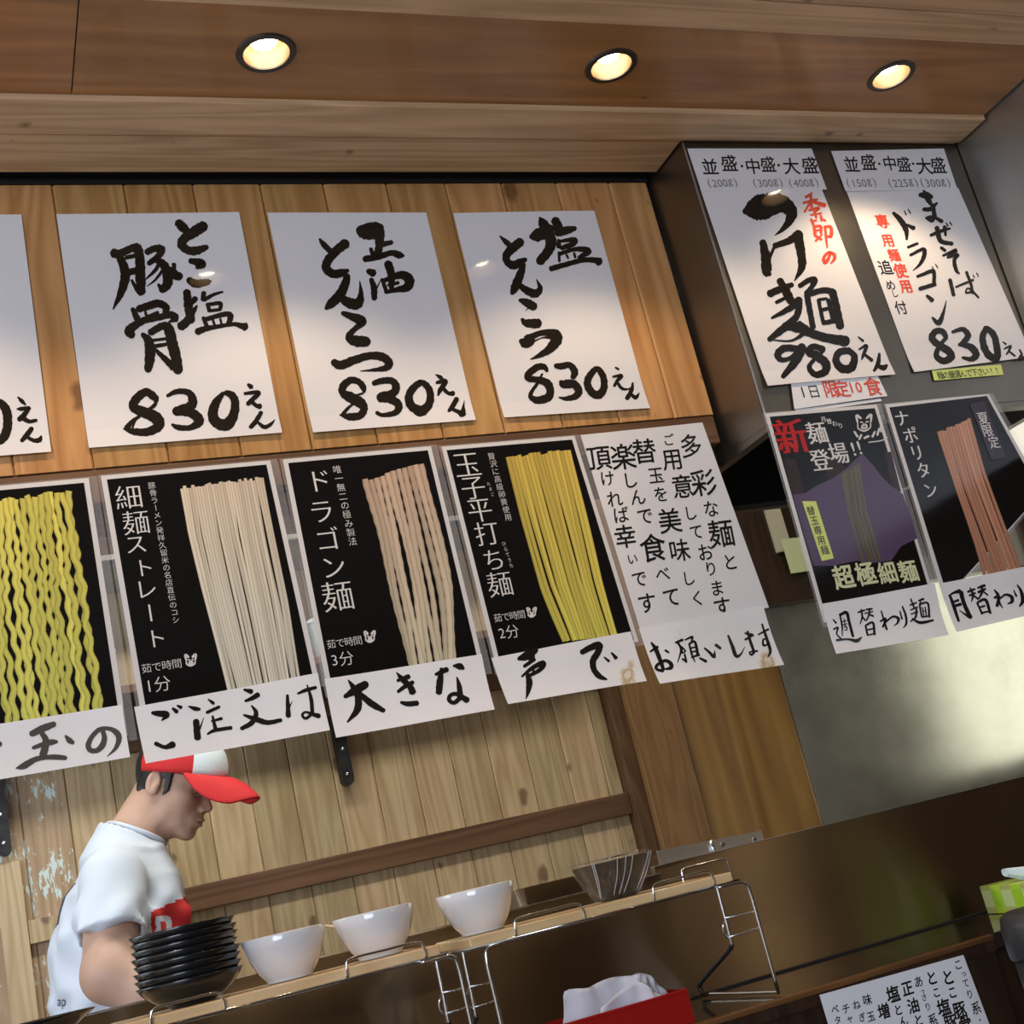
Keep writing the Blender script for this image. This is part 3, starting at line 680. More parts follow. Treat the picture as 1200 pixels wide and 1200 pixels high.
price_sheet([(531, 250), (696, 247.5), (760, 480), (590, 490.5)], YP, 'white price poster nearest the hood, glare spot on its left side', [
 ("""410 35 8, 435 80 58, 480 160 66, 500 230 70, 480 300 62, 410 385 58; 345 190 38, 400 175 84, 500 125 64; 530 55 52, 555 110 60, 560 145 50; 545 155 56, 620 140 54, 690 122 30;
 560 215 24, 562 270 32; 570 225 20, 680 212 34, 672 245 36, 580 278 30; 562 310 18, 565 382 18; 572 322 26, 680 288 28, 768 290 40, 788 310 42, 715 352 22; 620 330 16, 635 358 14; 680 318 18, 690 352 16; 498 440 36, 600 410 34, 750 372 32, 840 372 38, 880 385 56;
 100 180 8, 150 228 34, 185 262 34; 265 225 60, 212 268 58, 155 330 52, 162 385 46, 210 410 56, 260 385 44, 305 365 26;
 285 400 32, 265 470 50, 222 580 56, 195 632 26; 245 560 32, 320 612 50, 380 632 54, 415 590 34, 385 518 4;
 255 682 22, 310 702 52, 370 738 56; 322 745 8, 300 768 3; 272 830 18, 310 862 50, 405 866 64;
 262 1000 30, 300 1012 76, 345 985 74; 330 965 26, 420 932 22, 490 925 26, 535 950 66, 540 1000 72, 490 1065 56, 410 1115 32, 340 1146 6; 345 992 14, 420 958 10, 500 952 24; 350 1015 14, 430 978 9, 500 975 24; 345 985 10, 430 945 12, 500 935 24""", 570, 250, 6.667),
 ("""305 155 24, 280 120 42, 220 118 50, 142 180 52, 145 220 46, 220 230 46, 305 262 60, 332 330 56, 308 388 62, 220 412 56, 162 380 38, 172 330 28, 220 260 22, 262 178 16;
 375 108 34, 430 112 48, 500 102 44, 545 160 52, 530 215 38; 420 245 26, 450 268 64, 540 272 60, 580 330 56, 550 378 48, 470 398 34, 405 386 10;
 735 130 40, 682 190 50, 656 260 52, 690 338 56, 750 368 62, 800 310 52, 800 220 48, 765 150 44, 735 130 36;
 903 124 14, 932 140 16; 880 205 16, 955 195 28, 920 240 26, 892 288 20; 920 258 22, 960 308 24, 1010 315 14, 1032 302 8; 1055 258 14, 1045 320 30, 1000 402 32; 1030 348 16, 1075 390 32, 1112 348 6""", 600, 415, 7.5)], 4)

# --- two sheets on the hood with their tags
YQ = YH-.0012
p4, t4 = price_sheet([(820, 221), (962, 221), (1047.5, 440), (898, 453.5)], YQ, 'white hood poster with the largest black brush characters and red writing, price 980', [
 ("""62 150 36, 95 142 100, 135 132 140, 180 120 150, 225 108 128, 295 105 104, 345 155 74, 332 210 48, 290 262 26, 245 296 4;
 172 335 38, 190 430 56, 198 515 58, 215 535 24; 215 430 18, 240 372 18; 245 360 34, 330 330 42, 395 290 58; 388 310 60, 405 400 50, 410 490 44, 365 575 6;
 215 652 44, 290 620 40, 350 598 30; 275 570 38, 315 640 50, 345 700 46; 255 705 22, 330 668 20; 395 690 46, 340 740 38, 228 800 16; 395 710 40, 378 790 40, 300 862 46, 212 932 30; 300 850 36, 400 862 62, 460 890 52, 560 922 52, 680 942 62; 395 830 28, 430 880 30, 350 938 14, 240 936 8;
 398 605 28, 450 572 32, 490 568 36, 470 612 30, 435 650 26; 442 660 36, 460 760 34, 478 860 34; 440 660 32, 540 632 36, 600 640 38; 598 640 46, 622 740 46, 645 852 48; 512 690 22, 540 825 24; 510 690 18, 560 682 18; 572 690 26, 602 812 26; 530 752 22, 580 740 22; 540 830 28, 620 818 28;
 395 990 38, 310 984 42, 264 1020 42, 285 1056 32, 340 1045 26, 400 990 28; 412 975 50, 378 1055 52, 292 1162 28;
 540 992 38, 480 975 36, 450 1008 42, 500 1032 52, 555 1080 52, 548 1130 46, 490 1150 40, 455 1100 30, 500 1040 20, 545 1000 18;
 700 1000 40, 640 1010 42, 618 1060 42, 650 1110 52, 710 1106 50, 732 1040 40, 700 1000 34;
 755 915 8, 785 940 16; 760 992 10, 805 970 22, 785 1030 18, 775 1056 6; 790 1020 16, 838 1058 22; 885 1018 16, 875 1080 26, 848 1126 16; 870 1090 16, 905 1106 36, 930 1088 14""", 860, 220, 5.217)], .5)
brush('red_lettering', p4, t4, M['ink_red'], [("""475 35 10, 435 62 18; 420 98 14, 480 82 18, 508 75 10; 465 52 18, 472 132 16; 462 95 14, 428 152 14; 480 90 18, 550 112 28; 455 142 14, 515 128 18, 492 152 12; 488 150 18, 500 188 12; 465 172 12, 530 160 12;
 468 198 16, 482 232 16; 468 212 12, 500 204 12; 528 175 14, 532 205 14; 528 195 12, 555 205 12; 485 240 18, 492 292 18; 482 245 16, 525 240 18, 528 282 16; 490 268 12, 525 262 12; 490 295 16, 530 322 16; 495 330 14, 535 290 10; 550 245 16, 588 245 20, 590 298 22, 565 302 14; 553 240 16, 560 320 14, 567 372 8;
 588 398 14, 572 440 20, 552 462 20, 545 432 18, 575 400 16, 608 412 20, 610 440 18, 588 466 8""", 860, 220, 5.217)])
p5, t5 = price_sheet([(991, 221), (1122, 221), (1209, 419), (1070, 437)], YQ, 'white hood poster beside the steel duct, slender brush writing and price 830', [
 ("""300 100 26, 335 102 42, 368 112 28; 320 70 12, 345 120 34, 368 160 18; 322 188 22, 365 185 26, 402 150 14; 378 160 24, 388 230 26; 338 242 18, 365 235 24; 385 215 24, 375 258 20, 345 248 12; 388 235 18, 432 262 24;
 365 346 18, 430 320 22, 482 305 12; 402 300 28, 425 380 28, 495 398 22; 450 295 24, 455 348 14; 458 272 8, 470 290 8; 480 266 8, 492 284 8;
 428 422 18, 452 440 20; 440 470 14, 520 438 22, 470 478 16; 468 482 16, 530 465 18, 508 500 22, 520 560 22, 540 582 8;
 482 618 22, 505 712 22; 518 662 12, 622 620 16; 582 572 18, 610 650 18, 620 700 18; 622 690 16, 580 698 12, 590 670 10, 622 692 14, 656 728 12; 622 590 7, 630 606 7; 644 578 7, 655 598 7;
 138 208 18, 180 250 32, 215 310 30, 220 370 12; 218 280 14, 262 302 26; 205 195 6, 215 220 8; 228 186 6, 242 212 8;
 228 418 16, 285 395 16; 242 466 16, 320 430 22, 325 470 26, 300 522 18, 258 560 4; 285 597 18, 370 565 24, 386 580 22, 385 650 22; 300 672 24, 392 645 24; 374 538 6, 386 560 7; 394 522 6, 408 544 7;
 343 715 18, 375 742 28; 376 848 12, 415 880 32, 442 820 18, 460 745 4;
 458 965 30, 440 935 34, 400 930 36, 374 970 40, 410 1012 42, 470 1050 46, 490 1090 42, 440 1115 42, 400 1080 34, 420 1020 24, 462 970 22;
 498 936 18, 560 920 28, 592 960 36, 560 1005 32, 538 1015 18; 540 1012 22, 610 1030 40, 640 1075 42, 610 1105 32, 558 1095 18;
 702 912 32, 680 980 38, 708 1070 44, 755 1100 46, 770 1060 40, 750 960 38, 706 915 34;
 803 998 6, 822 1012 12; 810 1042 8, 850 1025 15, 835 1060 12, 822 1078 8; 838 1055 12, 872 1086 14; 905 1048 12, 915 1080 14, 893 1106 12; 905 1086 14, 935 1100 14, 950 1080 6""", 1020, 210, 5.217)], 2.2)
text('red_lettering', p5, t5, M['ink_red'], [('専', 70, 258, 82), ('用', 105, 375, 78), ('麺', 143, 465, 74), ('使', 182, 560, 86), ('用', 215, 655, 80)], 1020, 210, 5.217, bold=.030)
text('small_lettering', p5, t5, INK, [('追', 90, 540, 88), ('め', 122, 648, 64), ('し', 147, 700, 44), ('付', 185, 785, 80)], 1020, 210, 5.217, bold=.012)
def tag_paper(corners, Y, label, mat='strip', name='paper_strip', cat='sign', bend=None, lift=0, **k):
    p = Paper(corners, Y, bend); t = poster_thing(name, p, label, cat); p.sheet('paper_sheet', M[mat], t, lift=lift, **k); return p, t
YT = YQ-.0015
for (cs, ox, lab, gs) in (([(805.5, 174), (951, 174), (969, 222), (822, 224)], 0, 'white size tag above the hood poster priced 980', ('200g', '300g', '400g')),
                      ([(974, 177), (1106, 174), (1122, 222), (991, 224)], 1, 'white size tag above the hood poster beside the duct', ('150g', '225g', '300g'))):
    p, t = tag_paper(cs, YT-.001, lab, 'paper', n=6)
    if ox == 0: ch = [('並', 148, 130, 66), ('盛', 212, 118, 66), ('・', 255, 128, 44), ('中', 292, 128, 62), ('盛', 342, 122, 62), ('・', 378, 125, 44), ('大', 420, 128, 66), ('盛', 482, 125, 66)]; nx = (190, 342, 462)
    else: ch = [('並', 622, 122, 62), ('盛', 678, 115, 62), ('・', 715, 120, 40), ('中', 750, 118, 56), ('盛', 797, 122, 58), ('・', 828, 120, 40), ('大', 865, 128, 64), ('盛', 912, 125, 62)]; nx = (655, 795, 903)
    text('brush_lettering', p, t, INK, [(c, x, y, z*.86) for c, x, y, z in ch], 780, 150, 2.857, bold=.012, slant=.12)
    cc = []
    for x, s_ in zip(nx, gs): cc += line_chars('('+s_+')', (x-44, 186), (x+44, 184), 34)
    text('pencil_lettering', p, t, M['pencil'], cc, 780, 150, 2.857)
# stacked cards 一日限定10食
p, t = tag_paper([(927, 449), (1029, 441), (1040, 464), (931, 479.5)], YT-.002, 'white card with red writing taped under the hood poster priced 980', 'strip', n=4)
text('red_lettering', p, t, M['ink_red'], [('限', 320, 88, 68), ('定', 364, 88, 66), ('1', 402, 84, 56), ('0', 432, 82, 54), ('食', 488, 78, 74)], 880, 430, 3.428, bold=.014)
text('black_lettering', p, t, INK, [('1', 208, 102, 58), ('日', 252, 98, 54)], 880, 430, 3.428)
p, t = tag_paper([(932, 480), (1032, 466.8), (1033.5, 470), (934, 484)], YT-.0005, 'lower white card whose edge shows beneath the red-lettered card', 'strip', n=4)
p, t = tag_paper([(1092, 434), (1173, 427), (1176, 439), (1095, 446)], YT-.001, 'yellow handwritten label under the hood poster beside the duct', 'tape_yellow', n=4)
text('brush_lettering', p, t, INK, line_chars('麺の量選んで下さい!!', (1102, 440), (1168, 434), 8.4), bold=.004)

# --- black noodle posters
def pig(p, t, cx, cy, r, ox, oy, s, mat):
    r = r*.85
    S = [f"{cx-r*.8} {cy-r*.2} 6, {cx-r*.9} {cy-r} 10, {cx-r*.4} {cy-r*.7} 8", f"{cx+r*.8} {cy-r*.3} 6, {cx+r*.8} {cy-r*1.1} 10, {cx+r*.3} {cy-r*.7} 8",
         f"{cx-r*.75} {cy-r*.1} 4, {cx-r*.7} {cy+r*.5} 5, {cx} {cy+r*.8} 6, {cx+r*.7} {cy+r*.4} 5, {cx+r*.75} {cy-r*.2} 4",
         f"{cx-r*.3} {cy+r*.2} 5, {cx} {cy} 5, {cx+r*.3} {cy+r*.15} 5, {cx+r*.25} {cy+r*.45} 5, {cx-r*.25} {cy+r*.5} 5, {cx-r*.3} {cy+r*.2} 5",
         f"{cx-r*.12} {cy+r*.2} 4, {cx-r*.12} {cy+r*.35} 4", f"{cx+r*.12} {cy+r*.18} 4, {cx+r*.12} {cy+r*.33} 4",
         f"{cx-r*.45} {cy-r*.25} 5, {cx-r*.2} {cy-r*.2} 5", f"{cx+r*.2} {cy-r*.25} 5, {cx+r*.45} {cy-r*.3} 5"]
    brush('pig_emblem', p, t, mat, [(';'.join(S), ox, oy, s)], lift=.0006, wob=.02)
def noodles(p, t, left, right, n, c0, c1, kind='straight', wid=1.0, seed=1, lift=.0006, ct=None, jit=1.0):
    """printed strands: left/right are edge polylines in picture pixels; each strand has a lighter middle"""
    r = random.Random(seed); V = []; F = []; C = []
    def edge(pl, s):
        m = len(pl)-1; i = min(int(s*m), m-1); k = s*m-i; return lerp(pl[i][0], pl[i+1][0], k), lerp(pl[i][1], pl[i+1][1], k)
    order = list(range(n)); r.shuffle(order)
    for oi, i in enumerate(order):
        u0 = (i+.5)/n; du = r.uniform(-1, 1)*jit/n; ph = r.random()*6; ph2 = r.random()*6; tone = r.uniform(.78, 1.08)
        seg = 60 if kind == 'wavy' else 26
        a, b = edge(left, .3), edge(right, .3); w0 = math.hypot(b[0]-a[0], b[1]-a[1])/n*.60*wid
        top = r.uniform(-.008, .012)
        pts = []
        for k in range(seg+1):
            s = lerp(top, 1, k/seg); sc1 = max(0, s)
            u = u0+du*math.sin(sc1*2.2+ph*.3)*sc1*1.5
            if kind == 'flat': u += .035*math.sin(sc1*7+ph)*sc1
            a, b = edge(left, sc1), edge(right, sc1)
            x, y = lerp(a[0], b[0], u), lerp(a[1], b[1], u)
            if s < 0: y += s*200
            if kind == 'wavy': x += 1.9*math.sin(s*(70+8*math.sin(ph2))+ph)*min(1, .35+sc1*1.1)+1.6*math.sin(s*19+ph2)
            if k < 2 and kind == 'straight': x += 0
            pts.append((x, y, w0*(1+.12*math.sin(s*9+ph2))))
        base = len(V)
        for k, (x, y, w_) in enumerate(pts):
            x1, y1, _ = pts[min(k+1, seg)]; x2, y2, _ = pts[max(k-1, 0)]
            tx, ty = x1-x2, y1-y2; l = math.hypot(tx, ty) or 1; nx, ny = ty/l, -tx/l
            ww = w_/2
            if kind == 'flat' : ww *= 1+.10*(1 if k % 2 else -1)
            for q, sh_ in ((-1, .50), (-.55, .95), (.2, 1.08), (.75, .88), (1, .42)):
                V.append(p.at(x+nx*ww*q, y+ny*ww*q, lift+oi*.000008))
                cc = [lerp(c0[j], c1[j], k/seg)*sh_*tone for j in range(3)]
                C.append((*cc, 1))
        for k in range(seg):
            for q in range(4):
                a = base+k*5+q; F.append((a, a+5, a+6, a+1))
    mk('noodle_picture', V, F, M['noodle'], t, cols=C)
def black_poster(corners, Y, label, film=True, bend=None, ins=(.03, .97, .018, .99)):
    p = Paper(corners, Y, bend or wave(.002, 7, corners[0][0], None)); t = poster_thing('noodle_poster', p, label, 'poster')
    p.sheet('paper_sheet', M['print_white'], t)
    p.sheet('black_print', M['print_black'], t, *ins, lift=.0003, th=.0002)
    if film: p.sheet('laminate_film', M['film'], t, -.018, 1.045, -.006, 1.02, lift=-.0008, th=.0002, n=4)
    return p, t
YK = YP-.001
WHT = M['print_white']
b0, tb = black_poster([shift(104, 560, -.27, YK), (104, 560), (150, 862), shift(150, 862, -.27, YK)], YK, 'black poster with wavy yellow noodles, cut off by the left edge')
noodles(b0, tb, [(-45, 592), (-40, 700), (-22, 860)], [(83, 574), (104, 690), (126, 845)], 19, (.74, .64, .13), (.70, .68, .14), 'wavy', 1.7, 3)
b1, tb = black_poster([(118, 558), (316.5, 540), (374, 800), (166, 842)], YK, 'black poster with a thick bundle of thin white straight noodles')
noodles(b1, tb, [(211, 572), (219, 625), (234, 690), (266, 812)], [(308, 560), (322, 630), (338, 710), (351, 800)], 30, (.72, .60, .44), (.74, .70, .56), 'straight', 2.0, 5)
text('title_lettering', b1, tb, WHT, [('細', 165, 172, 104), ('麺', 192, 268, 104), ('ス', 192, 350, 86), ('ト', 222, 440, 80), ('レ', 230, 520, 88), ('ー', 246, 612, 84), ('ト', 268, 708, 84)], 100, 530, 3.243, off=-.012, mincho=.010)
text('small_lettering', b1, tb, WHT, line_chars('豚骨ラーメン発祥久留米の名店直伝のコシ', (252, 128), (343, 638), 29)+line_chars('茹で時間', (232, 822), (347, 804), 40)+[('1', 242, 890, 66), ('分', 292, 880, 66)], 100, 530, 3.243, off=-.008)
pig(b1, tb, 400, 795, 26, 100, 530, 3.243, WHT)
b2, tb = black_poster([(331, 539), (505, 523), (568, 785), (384, 812)], YK, 'black poster with pale flat noodles that have dark serrated edges')
noodles(b2, tb, [(424, 564), (440, 625), (455, 700), (474, 785)], [(496, 541), (512, 610), (528, 690), (538, 775)], 11, (.60, .42, .30), (.66, .58, .40), 'flat', 1.75, 8)
text('title_lettering', b2, tb, WHT, [('ド', 168, 202, 96), ('ラ', 178, 315, 98), ('ゴ', 200, 418, 96), ('ン', 222, 520, 98), ('麺', 238, 628, 122)], 320, 500, 3.158, off=-.012, mincho=.010)
text('small_lettering', b2, tb, WHT, line_chars('唯一無二の極み製法', (236, 160), (293, 426), 33)+line_chars('茹で時間', (214, 806), (312, 792), 36)+[('3', 226, 866, 56), ('分', 270, 858, 58)], 320, 500, 3.158, off=-.008)
pig(b2, tb, 357, 782, 24, 320, 500, 3.158, WHT)
b3, tb = black_poster([(517, 524), (673, 511), (748, 752), (582, 785)], YK, 'black poster with long yellow flat noodles, third from the left')
noodles(b3, tb, [(592, 535), (612, 610), (636, 690), (661, 752)], [(668, 528), (686, 600), (705, 680), (723, 745)], 17, (.68, .48, .10), (.74, .66, .12), 'straight', 2.0, 11)
text('title_lettering', b3, tb, WHT, [('玉', 160, 188, 112), ('子', 185, 280, 104), ('平', 212, 370, 106), ('打', 240, 465, 104), ('ち', 268, 570, 96), ('麺', 292, 668, 108)], 500, 490, 3.4286, off=-.012, mincho=.010)
text('small_lettering', b3, tb, WHT, line_chars('贅沢に高級卵黄使用', (258, 155), (325, 400), 30)+line_chars('たまご', (247, 266), (262, 308), 16)+line_chars('ひらてうち', (308, 506), (338, 594), 19)+line_chars('茹で時間', (284, 804), (378, 790), 36)+[('2', 300, 866, 56), ('分', 342, 858, 58)], 500, 490, 3.4286, off=-.008)
pig(b3, tb, 420, 785, 22, 500, 490, 3.4286, WHT)
# handwritten notice
pm, tm = tag_paper([(680, 510), (823, 495), (901, 712), (750, 738)], YK, 'tall white notice with five columns of small brush writing', 'paper', 'notice_sheet', 'poster', wave(.002, 8, 1))
cols = [[('多', 492, 150, 92), ('彩', 545, 302, 105), ('な', 575, 410, 66), ('麺', 618, 512, 108), ('と', 655, 630, 66)],
 [('ご', 400, 125, 48), ('用', 415, 205, 86), ('意', 458, 318, 92), ('し', 490, 428, 58), ('て', 515, 505, 60), ('お', 552, 590, 68), ('り', 575, 658, 58), ('ま', 600, 738, 62), ('す', 622, 815, 78)],
 [('替', 300, 172, 98), ('玉', 348, 272, 66), ('を', 368, 350, 62), ('美', 405, 460, 98), ('味', 445, 582, 88), ('し', 482, 698, 58), ('く', 520, 780, 62)],
 [('楽', 212, 195, 104), ('し', 240, 292, 66), ('ん', 272, 362, 66), ('で', 302, 440, 68), ('食', 335, 572, 110), ('べ', 375, 680, 62), ('て', 412, 775, 78)],
 [('頂', 112, 200, 98), ('け', 146, 285, 62), ('れ', 176, 370, 66), ('ば', 202, 436, 66), ('幸', 220, 525, 92), ('い', 250, 618, 46), ('で', 278, 700, 66), ('す', 310, 800, 82)]]
for cch in cols: text('brush_column', pm, tm, INK, [(c, x, y, z*1.06) for c, x, y, z in cch], 670, 480, 3.53, bold=.011, slant=.10)

# --- white strips hanging below
def strip(corners, label, parts, mat='strip', ink='ink', ph=0, curl=.006, Y=YK-.003, h=.06):
    zt = W(*corners[0], Y)[2]
    p = Paper(corners, Y, wave(.003, 24, ph, zt-.02, curl, .06)); t = poster_thing('paper_strip', p, label, 'sign')
    p.sheet('paper_sheet', M[mat], t)
    for q in parts: brush('brush_lettering', p, t, M[ink], [q], wob=.03)
    return p, t
l0 = shift(143, 826, -.30, YK-.003); l1 = shift(152, 888, -.30, YK-.003)
strip([l0, (143, 826), (152, 888), l1], 'white paper strip at the far left, warm light on its lower edge', [("""-40 255 50, 5 262 40; 292 165 45, 400 112 56, 510 68 42; 395 160 40, 428 220 50, 420 300 56, 400 370 58; 308 295 28, 400 262 38, 480 240 46, 535 235 24; 150 490 10, 220 468 50, 330 405 42, 430 385 36, 520 382 42, 615 390 36;
 612 178 16, 648 220 44, 685 248 30; 962 130 34, 978 200 40, 958 270 46, 910 318 40, 850 318 40, 826 270 42, 860 190 36, 930 122 36, 1020 112 32, 1090 150 46, 1114 210 44, 1080 300 28, 1000 380 4""", 0, 840, 8)], 'strip', 'ink_grey', 1)
strip([(157, 829), (372, 789), (385, 857), (170, 896)], 'white paper strip hanging in front of the cook, under the white noodle poster', [("""72 250 20, 110 255 36, 165 262 38, 130 300 6; 92 448 26, 150 472 26, 202 455 44; 203 222 16, 228 242 28; 232 203 12, 255 215 24;
 305 208 10, 345 222 26, 375 226 18; 430 162 8, 460 185 22, 462 195 8; 422 246 20, 500 210 20; 352 302 38, 360 412 42; 375 352 12, 402 278 3; 458 270 14, 475 352 26; 452 302 12, 515 285 20; 424 386 12, 470 362 22, 575 345 24;
 660 100 14, 705 112 32; 668 172 16, 710 155 26, 748 132 32; 708 202 10, 736 250 28, 708 312 32, 642 350 24; 658 262 14, 740 292 34, 810 312 30, 892 297 24;
 935 138 18, 940 270 32; 948 212 10, 966 175 3; 1000 127 12, 1050 106 22, 1115 88 20; 1060 72 8, 1085 160 22, 1092 250 24; 1092 255 20, 1050 288 18, 1028 265 16, 1050 246 14, 1095 262 24, 1132 272 32""", 165, 790, 5.4545)], ph=2)
strip([(380, 796), (564, 767), (577, 833), (392, 866)], 'white paper strip under the flat serrated noodle poster', [("""118 295 24, 200 245 52, 278 200 46; 145 172 8, 180 222 32, 215 290 40, 210 390 42, 132 488 10; 228 272 32, 320 350 42, 405 400 28;
 500 112 4, 540 160 32, 600 220 36, 620 265 44; 508 175 18, 592 145 32; 512 258 20, 560 222 26, 622 188 26; 532 338 18, 580 350 32, 652 345 32;
 788 132 18, 872 95 34; 832 88 20, 820 180 40, 810 270 38; 918 68 12, 965 72 40, 994 88 20; 945 152 8, 960 220 30, 966 300 36; 962 310 28, 920 345 26, 884 328 26, 892 290 24, 940 280 26, 1015 328 40""", 385, 770, 6.316)], ph=3)
strip([(576, 771), (739, 740), (756, 799), (594, 826)], 'white paper strip with brown stains under the long yellow noodle poster', [("""130 242 26, 200 215 62, 282 160 46; 185 148 14, 235 200 54, 242 252 40; 180 308 24, 270 245 28; 158 398 14, 240 330 30, 335 280 38, 345 305 36, 300 350 30, 200 402 24; 248 320 18, 266 362 18; 292 302 12, 262 300 6; 208 370 24, 222 450 46, 206 540 28, 185 602 4;
 680 188 38, 760 145 46, 835 125 52, 822 190 46, 780 260 46, 786 340 42, 830 400 42, 892 428 16; 878 228 10, 920 264 22; 945 190 14, 985 236 30""", 590, 740, 7.5)], 'strip_old', ph=4)
strip([(749, 737), (894, 709), (914.5, 781), (770, 803)], 'white paper strip with yellow water stains, below the tall notice', [("""48 292 14, 112 250 22; 58 212 14, 95 270 30, 130 370 30, 152 455 24; 148 468 24, 96 452 22, 100 415 22, 170 375 24, 216 400 30, 216 440 28, 165 452 12; 178 282 18, 206 302 14;
 268 215 16, 328 190 20; 288 215 16, 312 280 16, 278 392 6; 318 250 12, 348 290 12, 325 310 10; 322 258 10, 322 310 10; 342 320 14, 352 392 16; 320 362 16, 345 382 14; 348 192 10, 412 165 18, 405 200 12; 385 228 14, 405 330 16; 385 225 14, 435 210 18, 455 320 22; 395 265 12, 440 255 12; 400 300 12, 448 290 12; 400 347 14, 468 325 18; 412 352 14, 428 392 6; 470 355 16, 522 386 24;
 518 265 14, 560 305 20, 595 342 26, 606 288 5; 618 235 24, 658 268 22; 732 150 16, 765 250 26, 790 335 28, 832 320 14, 874 252 3;
 882 128 12, 918 140 20, 945 138 14; 880 188 16, 955 145 16; 905 112 16, 930 220 22, 952 300 20; 952 302 16, 925 326 16, 914 300 12, 982 290 14; 998 142 12, 1088 94 16; 1033 48 12, 1070 180 22, 1092 290 20, 1063 352 6; 1070 232 14, 1038 240 16, 1038 190 14, 1066 180 12""", 755, 725, 7.5)], 'strip_old', ph=5)

# --- two posters at the lower edge of the hood
YR = YH-.004
b4, tb = black_poster([(896, 485), (1027, 474.5), (1096, 705), (965, 730)], YR, 'dark poster with a purple mountain shape and red and white title', True)
def flatpoly(p, t, name, mat, pts, ox, oy, s, lift):
    c = (sum(q[0] for q in pts)/len(pts), sum(q[1] for q in pts)/len(pts))
    V = [p.at(ox+c[0]/s, oy+c[1]/s, lift)]+[p.at(ox+x/s, oy+y/s, lift) for x, y in pts]
    mk(name, V, [(0, i+1, (i+1) % len(pts)+1) for i in range(len(pts))], mat, t)
flatpoly(b4, tb, 'dark_band', sheet_mat('maroon print', (.030, .010, .008), .15, .3), [(128, 372), (330, 365), (560, 342), (600, 500), (500, 620), (200, 620), (165, 512)], 880, 430, 3.428, .00034)
flatpoly(b4, tb, 'purple_mountain', sheet_mat('purple print', (.10, .065, .125), .18, .3), [(165, 515), (215, 508), (260, 480), (330, 448), (385, 405), (420, 370), (445, 350), (465, 372), (495, 405), (520, 440), (560, 480), (608, 512), (630, 575), (665, 690), (600, 722), (560, 780), (480, 790), (420, 780), (330, 800), (250, 800), (200, 640)], 880, 430, 3.428, .00042)
noodles(b4, tb, [(984, 556), (992, 600), (1010, 662)], [(1006, 544), (1014, 600), (1031, 656)], 12, (.17, .145, .10), (.14, .12, .075), 'straight', 1.9, 21)
text('red_title', b4, tb, M['print_red'], [('新', 158, 280, 140)], 880, 430, 3.428, mincho=.03, lift=.0007)
text('title_lettering', b4, tb, WHT, [('麺', 262, 266, 88), ('登', 276, 376, 86), ('場', 348, 348, 84), ('!', 408, 332, 70), ('!', 432, 326, 70)]+line_chars('月替わり', (288, 212), (356, 238), 22), 880, 430, 3.428, mincho=.018, lift=.0007)
pig(b4, tb, 452, 232, 40, 880, 430, 3.428, WHT)
brush('emblem_arc', b4, tb, WHT, [("412 262 7, 425 282 8; 432 292 8, 440 275 8; 452 288 8, 470 280 8; 485 282 9, 495 262 7; 505 275 8, 512 250 7; 520 262 7, 518 240 7; 470 305 4, 520 298 4, 545 285 4", 880, 430, 3.428)], lift=.0006)
text('lower_title', b4, tb, M['pale_yellow'], [('超', 368, 845, 92), ('極', 458, 832, 90), ('細', 545, 828, 84), ('麺', 628, 822, 84)], 880, 430, 3.428, bold=.024, lift=.0008)
b4t = Paper([(939, 588), (955, 588), (976, 655), (962, 658)], YR, b4.bend)
ty = poster_thing('name_label', b4t, 'narrow yellow vertical label stuck on the purple mountain poster', 'label'); b4t.sheet('tape', M['tape_yellow'], ty, n=3, lift=.0014)
text('lettering', b4t, ty, INK, line_chars('替玉専用麺', (236, 580), (292, 738), 36), 880, 430, 3.428, bold=.008, lift=.0018)
b5, tb = black_poster([(1037, 474), (1158, 462), shift(1200, 580, .048, YR), (1107, 705)], YR, 'black poster with straight pink noodles beside the purple one')
noodles(b5, tb, [(1098, 508), (1120, 580), (1142, 640), (1156, 682)], [(1136, 491), (1152, 550), (1175, 615), (1199, 680)], 11, (.62, .31, .19), (.56, .26, .16), 'straight', 1.9, 31)
text('title_lettering', b5, tb, WHT, [('ナ', 606, 206, 64), ('ポ', 640, 275, 64), ('リ', 665, 345, 62), ('タ', 692, 415, 62), ('ン', 720, 495, 62)], 880, 430, 3.428, mincho=.016, off=-.004)
pl = Paper([(1135, 474), (1152, 471), (1178, 537), (1161, 540)], YR, b5.bend)
tp = poster_thing('name_label', pl, 'dark purple vertical label on the pink noodle poster', 'label'); pl.sheet('plate', M['plate_purple'], tp, n=3, lift=.0014)
text('lettering', pl, tp, WHT, [('夏', 928, 208, 48), ('限', 945, 258, 48), ('定', 972, 305, 46)], 880, 430, 3.428, mincho=.01, lift=.0018)
